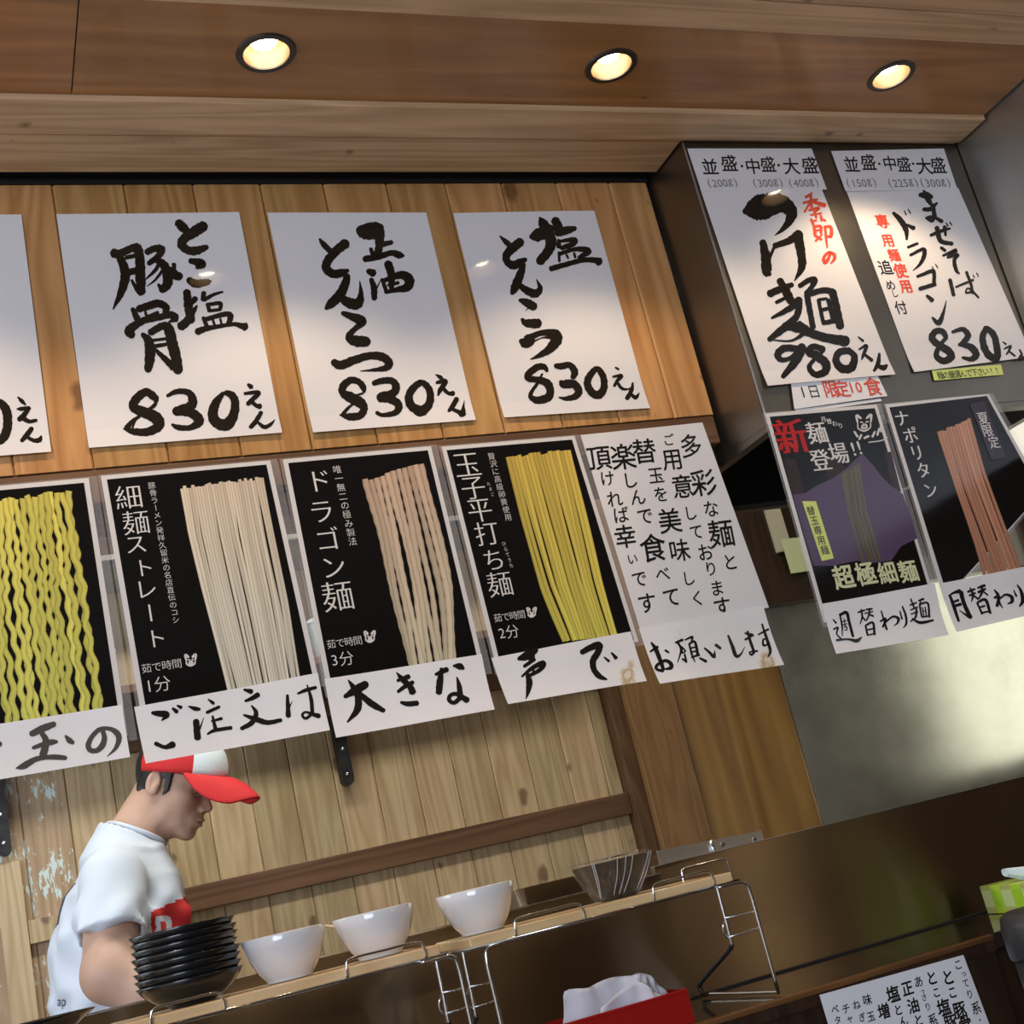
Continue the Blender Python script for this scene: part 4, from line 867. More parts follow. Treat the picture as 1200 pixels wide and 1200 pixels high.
strip([(963, 708), (1094, 684), (1107, 746), (976, 768)], 'cream-lit paper strip below the purple mountain poster', [("""122 292 10, 150 325 16; 122 385 12, 165 368 14, 150 430 12, 190 478 14; 142 490 18, 250 480 16, 330 495 30, 384 458 8; 190 250 14, 205 350 14, 200 450 6; 185 248 20, 250 225 26, 272 300 22, 302 452 22; 225 280 8, 235 350 8; 212 312 8, 252 300 8; 215 342 8, 255 330 8; 222 365 8, 246 360 10, 248 386 8, 228 392 8;
 362 222 14, 425 200 14; 392 195 14, 400 260 14, 378 332 8; 400 260 12, 428 298 14; 440 195 14, 495 188 14; 470 185 14, 465 240 14, 438 300 10; 465 240 14, 505 258 14; 425 232 10, 500 215 10; 428 345 14, 440 442 16; 430 345 14, 498 320 18, 506 435 18; 440 390 12, 500 375 12; 445 440 12, 505 425 12;
 578 208 10, 600 290 14, 622 388 16; 568 307 14, 620 280 14, 588 362 16; 600 330 12, 680 265 16, 732 280 22, 722 325 14, 688 352 5; 750 212 10, 766 288 14; 772 168 12, 800 250 17, 802 330 16, 772 373 6;
 848 98 12, 880 182 14; 842 157 12, 900 135 14; 848 202 12, 912 175 12; 848 242 10, 912 220 12; 900 190 14, 890 270 16, 842 312 10; 858 285 12, 930 325 24, 1048 303 16; 920 117 12, 965 100 20; 940 125 12, 930 150 10; 930 150 14, 945 265 14; 930 150 14, 1005 140 16, 1015 272 16; 955 180 10, 965 260 10; 980 175 10, 988 255 10; 960 215 8, 985 212 8; 945 272 12, 1012 262 12""", 960, 690, 8)], ph=1.5, Y=YR-.003)
strip([(1101, 684), shift(1200, 664, .03, YR), shift(1200, 722, .03, YR), (1117, 742)], 'paper strip at the right edge below the pink noodle poster', [("""135 345 20, 200 300 26, 295 272 50; 150 330 28, 200 480 42, 252 705 30; 310 285 52, 350 450 46, 422 652 52; 215 422 26, 272 400 30; 228 482 34, 305 458 36; 278 545 8, 400 645 34;
 408 282 28, 505 245 24; 428 337 24, 512 300 24; 440 228 18, 480 330 30, 452 425 10; 480 330 20, 552 388 25; 545 227 24, 642 195 32; 552 290 30, 652 243 24; 602 192 24, 602 290 30, 560 380 18; 610 270 20, 682 332 20; 533 440 24, 590 602 26; 540 432 24, 650 400 36, 702 592 30; 570 505 20, 632 485 26; 600 582 22, 702 562 22;
 772 258 16, 820 330 36, 830 430 30, 875 520 10; 772 372 28, 832 350 30, 800 492 36; 830 400 18, 920 330 26, 1002 360 38, 1006 430 36, 942 462 10; 1038 268 12, 1070 352 26; 1088 192 16, 1140 290 36, 1152 420 42, 1102 502 16; 1195 235 20, 1215 262 30""", 1100, 670, 12)], ph=2.5, Y=YR-.003)

# ------------------------------------------------------------------ counter, ledge and riser
ZL = -.213; RY = 1.87; LF = 1.60
XE = WZ(1178, 1094, ZL)[0]
ld = thing('raised_ledge', (.4, LF, EZ+ZL), 'dark polished serving ledge with a worn brown front edge', 'counter')
G().box(-1.0, XE+.9, LF+.016, RY+.03, EZ+ZL-.022, EZ+ZL).mk('ledge_top', M['ledge'], ld, bevel=.001)
G().box(-1.0, XE, LF, LF+.0155, EZ+ZL-.0075, EZ+ZL+.001).mk('edge_strip', M['edge'], ld, bevel=.002)
G().box(-1.0, XE, LF+.003, LF+.0155, EZ+ZL-.022, EZ+ZL-.008).mk('under_strip', M['darkwood'], ld)
G().box(-1.0, XE, LF+.010, LF+.030, EZ-.46, EZ+ZL-.0225).mk('front_board', M['darkwood'], ld)
G().box(XE-.02, XE, LF+.031, RY, EZ-.46, EZ+ZL-.0225).mk('end_board', M['darkwood'], ld)
rs = thing('steel_riser', (.6, RY, EZ+ZL), 'dark reflecting stainless splash panel standing behind the ledge', 'panel')
x_lo = W(773, 1018, RY)[0]-.001
G().box(-1.0, x_lo, RY-.001, RY+.012, EZ+ZL+.001, EZ-.027).mk('low_panel', M['riser'], rs)
G().box(-1.0, x_lo, RY-.003, RY+.016, EZ-.0265, EZ-.0245).mk('bright_edge', M['ridge'], rs)
xh = W(614, 1041, RY+.03)[0]
xr_ = W(773, 1018, RY)[0]
G().box(xr_, 2.6, RY+.0165, RY+.030, EZ+ZL+.001, EZ-.0148).mk('high_panel', M['riser'], rs)
G().box(xr_, 2.6, RY+.0155, RY+.031, EZ-.0145, EZ-.0135).mk('top_edge', M['bracket_steel'], rs)
G().box(x_lo+.001, 2.6, RY+.004, RY+.0163, EZ+ZL+.0003, EZ+ZL+.0025).mk('bottom_seam', M['black'], rs)
xh2 = W(774, 1000, 1.95)[0]; xh1 = W(614, 1041, 1.95)[0]
ty_ = thing('steel_tray', ((xh1+xh2)/2, 1.95, EZ-.33), 'dark steel trough standing behind the wrapped bowl and the riser', 'tray')
g = G()
for q in ((xh1, xh2, 1.95, 1.953), (xh1, xh2, 2.097, 2.10), (xh1, xh1+.003, 1.9535, 2.0965), (xh2-.003, xh2, 1.9535, 2.0965)): g.box(*q, EZ-.328, EZ+.0005)
g.mk('wall_panel', M['riser'], ty_); G().box(xh1, xh2, 1.9535, 2.0965, EZ-.3285, EZ-.325).mk('base', M['riser'], ty_)
kc = thing('kitchen_counter', (.6, 2.0, 0), 'stainless kitchen worktop behind the riser', 'counter')
G().box(-1.0, 2.6, RY+.032, 2.22, EZ-.36, EZ-.33).mk('worktop', M['bracket_steel'], kc, bevel=.002)
G().box(-.98, 2.58, RY+.032, 2.20, .02, EZ-.361).mk('body', M['hood'], kc)
# steel bracket plate on the top of the riser
a = W(769, 997, 1.9035); b_ = W(891.5, 973.5, 1.9035)
bt = thing('bracket_plate', (a[0], 1.90, EZ), 'bright steel bracket plate with screws on top of the dark riser', 'bracket')
g = G(); zA, zB = a[2], b_[2]
g.add([(a[0], 1.9015, EZ-.03), (b_[0], 1.9015, EZ-.03), (b_[0], 1.9015, zB), (a[0], 1.9015, zA), (a[0], 1.9035, EZ-.03), (b_[0], 1.9035, EZ-.03), (b_[0], 1.9035, zB), (a[0], 1.9035, zA)], [(0, 1, 2, 3), (7, 6, 5, 4), (0, 4, 5, 1), (1, 5, 6, 2), (2, 6, 7, 3), (3, 7, 4, 0)])
g.mk('plate', M['bracket_steel'], bt)
xm = W(834, 990, 1.90)[0]
G().tube([(xm, 1.8985, EZ-.022), (xm, 1.8985, EZ+.004)], .003, 12).mk('hinge_pin', M['chrome'], bt, smooth=True)
for px, py in ((847, 990), (884, 984)):
    c = W(px, py, 1.901); G().lathe(tuple(c), [(.0045, 0), (.0035, .002), (.001, .0025)], 12, True, True, Matrix.Rotation(math.pi/2, 3, 'X')).mk('screw', M['chrome'], bt)

# wire racks with plank tops
def rack(x0, x1, yf, yb, zt, label, loops, foot=True, backloops=(), leftend=True, rightend=True):
    """zt: top of the plank relative to the eye"""
    z = EZ+zt; zb = EZ+ZL+.003
    t = thing('wire_rack', ((x0+x1)/2, (yf+yb)/2, EZ+ZL), label, 'rack')
    G().box(x0+.006, x1-.006, yf+.004, yb-.004, z-.0135, z).mk('plank_top', M['rackwood'], t, bevel=.002)
    g = G(); r = .0021
    g.tube([(x0, yf, z-.0135), (x1, yf, z-.0135), (x1, yb, z-.0135), (x0, yb, z-.0135)], r, 8, closed=True)
    g.mk('frame_wire', M['chrome'], t, smooth=True)
    for (a, b) in loops:
        G().tube([(a, yf, z-.012), (a+.001, yf-.001, z+.000), (a+.008, yf-.001, z+.0085), ((a+b)/2, yf-.001, z+.009), (b-.008, yf-.001, z+.0085), (b-.001, yf-.001, z+.000), (b, yf, z-.012)], .0016, 8, smooth=4).mk('rail_loop', M['chrome'], t, smooth=True)
    for (a, b) in backloops:
        G().tube([(a, yb, z-.012), (a+.001, yb, z+.006), (a+.006, yb, z+.016), ((a+b)/2, yb, z+.017), (b-.006, yb, z+.016), (b-.001, yb, z+.006), (b, yb, z-.012)], .0016, 8, smooth=4).mk('rail_loop', M['chrome'], t, smooth=True)
    for x, sg, on in ((x0, -1, leftend), (x1, 1, rightend)):
        if not on: continue
        xo = x+sg*.012 if sg > 0 else x+.022
        bx2 = (x-.035, x-.01, x+.006) if sg > 0 else (xo+.046, xo+.024, xo+.006)
        # U-shaped front leg and bent rear leg in one end frame
        G().tube([(bx2[0], yf, z-.016), (bx2[1], yf, z-.016), (bx2[2], yf, z-.018), (xo, yf, z-.030), (xo+.001, yf, z-.08), (xo+.002, yf, zb)], .0026, 10, smooth=4).mk('front_leg', M['chrome'], t, smooth=True)
        ym = yf+.087
        G().tube([(xo, ym, z-.012), (xo, ym, z-.04), (xo, ym, z-.095), (xo, ym+.004, z-.102)], .0026, 10, smooth=4).mk('rear_leg', M['chrome'], t, smooth=True)
        G().tube([(xo, ym+.002, z-.098), (xo, ym+.012, z-.106), (xo, yf+.208, z-.148), (xo, yf+.215, zb+.008), (xo, yf+.212, zb+.003)], .0034, 10, smooth=4).mk('rubber_leg', M['rubber'], t, smooth=True)
        G().tube([(xo, yf+.212, zb+.003), (xo, yf+.10, zb+.002), (xo+.002, yf+.01, zb+.002), (xo+.002, yf, zb+.001)], .0026, 10, smooth=4).mk('foot_wire', M['chrome'], t, smooth=True)
        G().tube([(xo+.001, yf, z-.058), (xo, ym, z-.062)], .0012, 8).mk('cross_wire', M['chrome'], t, smooth=True)
        G().tube([(xo+.001, yf, z-.080), (xo, ym, z-.088)], .0012, 8).mk('cross_wire', M['chrome'], t, smooth=True)
        G().tube([(xo, ym, z-.060), (xo-.007, ym-.002, z-.07), (xo-.008, ym, z-.082), (xo, ym, z-.093)], .0014, 8, smooth=4).mk('hook_wire', M['chrome'], t, smooth=True)
    return t
YF = 1.64
zR = W(855, 1022, YF)[2]-EZ
zLk = W(330, 1153, YF)[2]-EZ
xr0, xr1 = W(545, 1100, YF)[0], W(868, 1022, YF)[0]-.006
def X_(px, py, Y=YF): return W(px, py, Y)[0]
rack(xr0, xr1, YF, YF+.155, zR, 'chrome wire rack with plank top, right one carrying a white bowl and the wrapped bowl',
     [(X_(605, 1098), X_(686, 1077)), (X_(767, 1055), X_(838, 1037))], backloops=[(X_(800, 1030, YF+.155), X_(856, 1020, YF+.155))])
rack(-.30, xr0-.028, YF, YF+.155, zLk, 'chrome wire rack with plank top, left one carrying the black bowls and two white bowls',
     [(X_(176, 1195), X_(263, 1176)), (X_(407, 1146), X_(500, 1124))], leftend=True)

# bowls
def bowl_prof(R_, H, foot, t=.003):
    out = [(foot*.92, 0), (foot, .0015), (foot, .003), (foot+.34*(R_-foot), H*.24), (foot+.62*(R_-foot), H*.46), (foot+.84*(R_-foot), H*.72), (R_, H-.001), (R_-.0008, H)]
    inn = [(R_-t, H-.0008), (foot+.83*(R_-foot)-t, H*.68), (foot+.60*(R_-foot)-t, H*.44), (foot*.9, H*.18), (.002, H*.13)]
    return out, inn
def make_bowl(loc, R_, H, foot, mat, label, group=None):
    t = thing('ramen_bowl', loc, label, 'bowl', group); o_, i_ = bowl_prof(R_, H, foot)
    k = 6
    G().lathe(loc, o_[2:]+i_, 64, False, True).mk('body', mat, t, smooth=True)
    G().lathe(loc, [(foot*.7, .003), (foot*.9, 0), (foot, .0005), (foot+.0003, .0035)], 48, True).mk('foot_ring', mat, t, smooth=True)
    return t
def copy_tree(o, loc, label=None):
    r = o.copy(); sc.collection.objects.link(r); r.location = loc; ORG[r.name] = Vector(loc)
    if label: r['label'] = label
    for ch in o.children:
        c = ch.copy(); sc.collection.objects.link(c); c.parent = r
    return r
zpR, zpL = EZ+zR+.0005, EZ+zLk+.0005
YBW = YF+.075
wb_ = make_bowl((X_(566, 1090, YBW), YBW, zpR), .0535, .057, .0285, M['porcelain'], 'white bowl on the right rack beside the dark wrapped bowl', 'white bowls on the wire racks')
copy_tree(wb_, (X_(341, 1150, YBW), YBW, zpL), 'white bowl with a tiny brown fleck, next to the stack of black bowls')
copy_tree(wb_, (X_(447, 1122, YBW), YBW, zpL), 'white bowl at the right end of the left rack')
fl = W(324, 1109, YBW-.052)
# black bowls, nested
bx = X_(226, 1170, YF+.082); by = YF+.082
bb = make_bowl((bx, by, zpL), .0645, .031, .028, M['lacquer'], 'black glazed bowl at the bottom of the nested stack', 'nested black bowls')
names = ['second', 'third', 'fourth', 'fifth', 'sixth', 'seventh', 'eighth']
NB = 8
for k in range(1, NB):
    copy_tree(bb, (bx+random.uniform(-.001, .001)  , by+random.uniform(-.001, .001), zpL+.0086*k), 'black glazed bowl on top of the nested stack' if k == NB-1 else 'black glazed bowl, %s from the bottom of the nested stack' % names[k-1])
# shallow black dish at the lower left
dc = (W(112, 1180, YF+.07)[0]-.085, YF+.07, zpL)
t = thing('black_dish', dc, 'shallow glossy black dish at the lower left corner', 'dish')
hz = W(112, 1180, YF+.07)[2]-zpL
G().lathe(dc, [(.040, 0), (.042, .003), (.058, hz-.016), (.078, hz-.004), (.0845, hz), (.084, hz+.0012), (.076, hz-.002), (.050, hz-.012), (.002, hz-.014)], 64, False, True).mk('body', M['lacquer'], t, smooth=True)
G().lathe(dc, [(.036, .002), (.040, 0), (.0425, .0035)], 48, True).mk('foot_ring', M['lacquer'], t, smooth=True)
# bowl wrapped in cling film
wx = X_(724, 1045, YF+.085)
wc = (wx, YF+.085, zpR)
t = thing('wrapped_bowl', wc, 'dark patterned bowl wrapped in crinkled cling film on the right rack', 'bowl')
G().lathe(wc, [(.026, 0), (.028, .004), (.040, .022), (.056, .050), (.0565, .0515), (.054, .050), (.036, .022), (.002, .010)], 64, True, True).mk('body', M['dark_bowl'], t, smooth=True)
prof = [(.0285, .0005), (.033, .004), (.045, .022), (.0605, .0525), (.058, .056), (.030, .0555), (.002, .0552)]
g = G().lathe(wc, prof, 72, False, True)
vv = []
for (x, y, z) in g.v:
    dx, dy = x-wc[0], y-wc[1]; a = math.atan2(dy, dx); r0 = math.hypot(dx, dy); h = (z-wc[2])/.055
    k = 1+.05*math.sin(a*17+3*h)*(1-h*.7)+.04*math.sin(a*29+7*h)*(1-h)+.02*math.sin(a*5)
    vv.append((wc[0]+dx*k, wc[1]+dy*k, z+.0012*math.sin(a*9)))
mk('cling_film', vv, g.f, M['wrap'], t)
g = G()
for k in range(9):
    a = random.uniform(-2.6, -.5); p0 = Vector((wc[0]+.060*math.cos(a), wc[1]+.060*math.sin(a), wc[2]+.052)); p1 = Vector((wc[0]+.036*math.cos(a-.35), wc[1]+.036*math.sin(a-.35), wc[2]+.006))
    g.tube([p0, (p0+p1)/2+Vector((.001*math.sin(k), -.0035, 0)), p1], .0005, 5, smooth=4)
g.mk('film_crease_highlights', M['crease'], t)  # creases coloured pale to paint highlight streaks on the film
tag(t.children[-1], kind='stuff')
# little wooden stick resting behind the middle white bowl
a = W(380, 1084, YF+.14); b_ = W(402, 1087, YF+.12)
st_ = thing('wooden_stick', (b_[0], YF+.12, zpL), 'thin wooden stick poking out left of the middle white bowl', 'stick')
G().tube([a, b_, (b_[0]+.04, YF+.11, zpL+.0035)], [.0012, .0016, .0018], 8).mk('shaft', M['rackwood'], st_, smooth=True)
G().tube([a, Vector(a)+(Vector(a)-Vector(b_)).normalized()*.003], .0016, 8).mk('tip', M['beam'], st_, smooth=True)

# red napkin box with white napkins
a = W(657, 1197.5, YF+.005); b_ = W(806, 1162, YF+.005); zt = (a[2]+b_[2])/2
yb_ = YF+.075
rb = thing('napkin_box', ((a[0]+b_[0])/2, YF+.04, EZ+ZL+.0005), 'red plastic napkin box on the ledge in front of the right rack', 'box')
g = G(); x0, x1 = a[0], b_[0]; y0 = YF+.005-.028; y0 = YF-.018; y1 = yb_-.02; zz = EZ+ZL+.001
a = W(657, 1197.5, y0); b_ = W(806, 1162, y0); x0, x1 = a[0], b_[0]; zt = (a[2]+b_[2])/2
for (p, q, r, s) in ((x0, x1, y0, y0+.003), (x0, x1, y1-.003, y1), (x0, x0+.003, y0+.003, y1-.003), (x1-.003, x1, y0+.003, y1-.003)): g.box(p, q, r, s, zz, zt)
g.box(x0+.003, x1-.003, y0+.003, y1-.003, zz, zz+.003)
g.mk('shell', M['red_box'], rb)
g = G().box(x0-.001, x1+.001, y0-.001, y0+.004, zt-.004, zt+.0005); g.mk('lip', M['red_box'], rb, bevel=.001)
# napkins: folded sheets rising out of the box
nk = thing('paper_napkins', ((x0+x1)/2, y0+.03, zz+.004), 'crumpled white napkins standing up out of the red box', 'napkin')
def cloth(pxs, Y, base, th, seed, name):
    r = random.Random(seed); top = [W(x, y, Y) for x, y in pxs]; V = []; n = len(top); m = 8
    P = catmull([Vector(p) for p in top], 4)
    n = len(P)
    for j in range(m+1):
        s = j/m
        for i, p in enumerate(P):
            z = lerp(base, p[2], s); fold = .006*math.sin(i*.55+seed)*(1-s*.3)+.003*math.sin(i*1.3+seed*2)*s
            V.append((p[0]+.002*math.sin(j+i*.3), Y+fold+(1-s)*.002, z))
    F = [(j*n+i, j*n+i+1, (j+1)*n+i+1, (j+1)*n+i) for j in range(m) for i in range(n-1)]
    o = mk(name, V, F, M['napkin'], nk, smooth=True); so = o.modifiers.new('t', 'SOLIDIFY'); so.thickness = .0008; return o
cloth([(661, 1190), (662, 1162), (690, 1157), (715, 1146), (742, 1143), (752, 1142), (762, 1152)], y0+.020, zt-.02, 0, 1, 'napkin')
cloth([(712, 1180), (722, 1162), (744, 1142), (758, 1141), (770, 1153), (785, 1166)], y0+.034, zt-.02, 0, 3, 'napkin')
cloth([(700, 1182), (730, 1160), (748, 1150), (765, 1160), (778, 1168)], y0+.010, zt-.02, 0, 5, 'napkin')

# lime tissue box, turned with one corner to the riser
A = WZ(1158, 1071.5, ZL); B = WZ(1206, 1070, ZL); A = Vector((A[0], A[1], EZ+ZL+.0008)); B = Vector((B[0], B[1], EZ+ZL+.0008))
d = (B-A).normalized(); A = A-Vector((0, 0, 0)); nrm = Vector((-d[1], d[0], 0))
hb = W(1147, 1039, A[1])[2]-A[2]
Lb, Db = .22, .052
bx_ = thing('tissue_box', A, 'lime green and cream checked tissue box at the right end of the ledge', 'tissue box')
mt, t_, b__ = nmat('green checked box'); tc = N(t_, 'ShaderNodeTexCoord'); mp = N(t_, 'ShaderNodeMapping'); mp.inputs['Rotation'].default_value = (0, 0, -math.atan2(d[1], d[0])); L(t_, tc.outputs['Object'], mp.inputs[0])
sx = N(t_, 'ShaderNodeSeparateXYZ'); L(t_, mp.outputs[0], sx.inputs[0])
w1 = math_(t_, 'GREATER_THAN', math_(t_, 'FRACT', math_(t_, 'MULTIPLY', sx.outputs[0], 15)), .5)
w2 = math_(t_, 'GREATER_THAN', math_(t_, 'FRACT', math_(t_, 'MULTIPLY_ADD', sx.outputs[2], 26, .05)), .32)
c1 = mixc(t_, w1, (.50, .62, .28), (.34, .62, .03)); c2 = mixc(t_, w1, (.40, .45, .14), (.42, .66, .05))
L(t_, mixc(t_, w2, c2, c1), b__.inputs['Base Color']); b__.inputs['Roughness'].default_value = .3
def obox(org, d, nrm, l, dd, h, z0=0):
    p = [org+Vector((0, 0, z0)), org+d*l+Vector((0, 0, z0)), org+d*l+nrm*dd+Vector((0, 0, z0)), org+nrm*dd+Vector((0, 0, z0))]
    g = G(); g.add([tuple(q) for q in p]+[(q[0], q[1], q[2]+h) for q in p], [(0, 3, 2, 1), (4, 5, 6, 7), (0, 1, 5, 4), (1, 2, 6, 5), (2, 3, 7, 6), (3, 0, 4, 7)]); return g
obox(A, d, nrm, Lb, Db, hb).mk('carton', mt, bx_, bevel=.0008)
obox(A+d*.05+nrm*.016, d, nrm, .12, .02, .0006, hb).mk('opening_film', M['film'], bx_)
c0 = A+d*.075+nrm*.026+Vector((0, 0, hb))
P0 = W(1177, 1022, c0[1]); P1 = W(1180, 1030, c0[1])
V = []; F = []; m = 10; n = 16
for j in range(m+1):
    for i in range(n+1):
        s = i/n; tt = j/m
        an = math.pi*1.6*tt-.9
        ctr = Vector((P0[0], c0[1], P0[2]-.001)).lerp(c0+d*.04+Vector((0, 0, .010)), s)
        rr = .0065+.005*s
        V.append(tuple(ctr+Vector((0, -1, 0))*rr*math.cos(an)+Vector((0, 0, 1))*rr*math.sin(an)*1.0))
for j in range(m):
    for i in range(n): a = j*(n+1)+i; F.append((a, a+1, a+n+2, a+n+1))
o = mk('tissue', V, F, M['tissue'], bx_, smooth=True); so = o.modifiers.new('t', 'SOLIDIFY'); so.thickness = .0006

# charcoal jug at the right edge
jy = 1.30; jl = W(1177, 1110, jy); jt = W(1200, 1068, jy); jr = .055; jx = jl[0]+jr+.020
zt = jt[2]; zc_ = EZ-.44
jc = (jx, jy, zc_)
jg = thing('water_jug', jc, 'charcoal plastic water jug cut off by the right edge', 'jug')
h = zt-zc_
G().lathe(jc, [(jr*.80, 0), (jr*.84, .004), (jr*.92, h*.6), (jr*.95, h-.050)], 56, True, True).mk('body', M['jug'], jg, smooth=True)
G().lathe(jc, [(jr*1.0, h-.052), (jr*1.02, h-.048), (jr*1.02, h-.016), (jr*.97, h-.004), (jr*.85, h), (.003, h+.001)], 56, True, True).mk('lid', M['jug'], jg, smooth=True)
G().tube([(jx+jr*.9, jy-.01, zt-.05), (jx+jr*1.7, jy-.012, zt-.06), (jx+jr*1.75, jy-.012, zt-.15), (jx+jr*.85, jy-.01, zt-.17)], .007, 12, smooth=5).mk('handle', M['jug'], jg, smooth=True)
# customers' counter
G().box(XE+.002, 2.5, LF+.05, LF+.06, EZ-.9, EZ+ZL-.0225).mk('return_board', M['darkwood'], ld)
cc_ = thing('dining_counter', (.4, 1.3, 0), 'dark wooden dining counter in front of the ledge, below the picture', 'counter')
G().box(-1.0, 2.4, 1.02, LF+.0085, EZ-.47, EZ-.441).mk('top', M['darkwood'], cc_, bevel=.003)
G().box(-.98, 2.38, 1.45, 1.60, .001, EZ-.4705).mk('front_board', M['darkwood'], cc_)
G().box(-.98, XE-.03, LF+.031, RY+.03, .001, EZ+ZL-.30).mk('core', M['darkwood'], cc_)
# menu sheet on the ledge front
pmn = Paper([(960, 1166), (1129, 1119), (1180, 1255), (1003, 1310)], LF-.001, wave(.001, 9, 0))
tmn = poster_thing('menu_sheet', pmn, 'handwritten white menu sheet on the dark wood below the ledge', 'menu'); pmn.sheet('paper_sheet', M['strip'], tmn)
def mcol(items, b=.026): text('brush_column', pmn, tmn, INK, [(c, x, y, z*.86) for c, x, y, z in items], 940, 1100, 4.615, bold=b, slant=.08)
mcol([('こ', 842, 140, 60), ('っ', 872, 188, 40), ('て', 884, 240, 50), ('り', 905, 300, 54), ('系', 940, 375, 72), ('・', 960, 440, 50)], .015)
mcol([('と', 788, 208, 92), ('こ', 812, 290, 70), ('豚', 850, 385, 96), ('骨', 880, 455, 96)])
mcol([('と', 700, 212, 84), ('こ', 725, 290, 60), ('塩', 765, 372, 100), ('豚', 802, 455, 96)])
mcol([('あ', 628, 232, 66), ('っ', 650, 282, 36), ('さ', 658, 318, 42), ('り', 678, 368, 48), ('系', 706, 440, 74)], .015)
mcol([('正', 568, 268, 86), ('油', 600, 362, 88), ('と', 628, 440, 70)])
mcol([('塩', 490, 300, 98), ('と', 518, 385, 66), ('ん', 546, 448, 66)])
mcol([('増', 440, 392, 90)])
mcol([('味', 350, 330, 66), ('玉', 370, 420, 60)], .015)
mcol([('ね', 292, 358, 56), ('ぎ', 322, 425, 52)], .015)
mcol([('チ', 235, 378, 60), ('ャ', 255, 432, 50)], .015)
mcol([('ベ', 175, 382, 58), ('タ', 190, 440, 50)], .015)

# ------------------------------------------------------------------ the cook
def surface_nets(xs, ys, zs, D):
    """naive surface nets on a rectilinear grid; D<0 inside"""
    nx, ny, nz = D.shape; ins = D < 0
    c = np.zeros((nx-1, ny-1, nz-1), dtype=np.int8)
    for i in (0, 1):
        for j in (0, 1):
            for k in (0, 1): c += ins[i:nx-1+i, j:ny-1+j, k:nz-1+k]
    act = (c > 0) & (c < 8); idx = -np.ones(act.shape, dtype=np.int64); A = np.argwhere(act); idx[act] = np.arange(len(A))
    pos = np.zeros((len(A), 3)); cnt = np.zeros(len(A))
    cs = [(i, j, k) for i in (0, 1) for j in (0, 1) for k in (0, 1)]
    ax = (xs, ys, zs)
    for a in cs:
        for b in cs:
            if sum(abs(p-q) for p, q in zip(a, b)) != 1 or a > b: continue
            da = D[A[:, 0]+a[0], A[:, 1]+a[1], A[:, 2]+a[2]]; db = D[A[:, 0]+b[0], A[:, 1]+b[1], A[:, 2]+b[2]]
            m = (da < 0) != (db < 0); t = np.where(m, da/np.where(m, da-db, 1), 0)
            for d in range(3):
                pa = ax[d][A[:, d]+a[d]]; pb = ax[d][A[:, d]+b[d]]; pos[:, d] += np.where(m, pa+(pb-pa)*t, 0)
            cnt += m
    pos /= cnt[:, None]
    F = []
    for d in range(3):
        o = [0, 0, 0]; o[d] = 1
        s0 = ins[:nx-o[0], :ny-o[1], :nz-o[2]]; s1 = ins[o[0]:, o[1]:, o[2]:]
        E_ = np.argwhere(s0 != s1); e1, e2 = [q for q in range(3) if q != d]
        ok = (E_[:, e1] > 0) & (E_[:, e2] > 0) & (E_[:, e1] < D.shape[e1]-1) & (E_[:, e2] < D.shape[e2]-1); E_ = E_[ok]
        u = np.zeros(3, int); u[e1] = 1; v = np.zeros(3, int); v[e2] = 1
        q = [idx[tuple((E_-x).T)] for x in (u*0, u, u+v, v)]
        fl_ = s0[tuple(E_.T)]
        if d == 1: fl_ = ~fl_
        Q = np.stack(q, 1); Q[fl_] = Q[fl_][:, ::-1]
        F.append(Q)
    F = np.concatenate(F); return pos, F[:, ::-1]
def smin(a, b, k): h = np.clip(.5+.5*(b-a)/k, 0, 1); return b+(a-b)*h-k*h*(1-h)
def smax(a, b, k): return -smin(-a, -b, k)
class PL(list): s = 1.0
class Fld:
    def __init__(s, xs, ys, zs):
        s.ax = (xs, ys, zs); s.X, s.Y, s.Z = [q.astype(np.float32) for q in np.meshgrid(xs, ys, zs, indexing='ij')]
        s.D = np.full(s.X.shape, 1.0, np.float32)
    def local(s, F_):
        o, f, r, u = F_; dx, dy, dz = s.X-o[0], s.Y-o[1], s.Z-o[2]
        p = PL((dx*q[0]+dy*q[1]+dz*q[2])/HS for q in (f, r, u)); p.s = HS; return p
    def ell(s, P, c, rad):
        x, y, z = [(P[i]-c[i])/rad[i] for i in range(3)]; k0 = np.sqrt(x*x+y*y+z*z)
        k1 = np.sqrt((x/rad[0])**2+(y/rad[1])**2+(z/rad[2])**2)+1e-9; return k0*(k0-1)/k1*getattr(P, 's', 1)
    def cap(s, a, b, ra, rb, P=None):
        P = P or (s.X, s.Y, s.Z); a = np.array(a, float); b = np.array(b, float); ba = b-a
        pa = [P[i]-a[i] for i in range(3)]; h = np.clip((pa[0]*ba[0]+pa[1]*ba[1]+pa[2]*ba[2])/(ba@ba), 0, 1)
        return (np.sqrt(sum((pa[i]-ba[i]*h)**2 for i in range(3)))-(ra+(rb-ra)*h))*getattr(P, 's', 1)
    def add(s, d, k=.01): s.D = smin(s.D, d, k)
    def sub(s, d, k=.005): s.D = smax(s.D, -d, k)
    def mesh(s): return surface_nets(*s.ax, s.D)
def frame(o, yaw, pitch, roll=0):
    cy, sy, cp, sp = math.cos(yaw), math.sin(yaw), math.cos(pitch), math.sin(pitch)
    f = np.array([cy*cp, -sy*cp, -sp]); r = np.array([-sy, -cy, 0.0]); u = np.cross(f, -r); u = u if u[2] > 0 else -u
    cr, sr = math.cos(roll), math.sin(roll); return np.array(o, float), f, cr*r+sr*u, -sr*r+cr*u
HS = .735; MS = 1.25
HO = (.330, 2.50, EZ+.326)
HF = frame(HO, .50, .432, .049)
CAPF = frame(HO, .72, .34, .03)
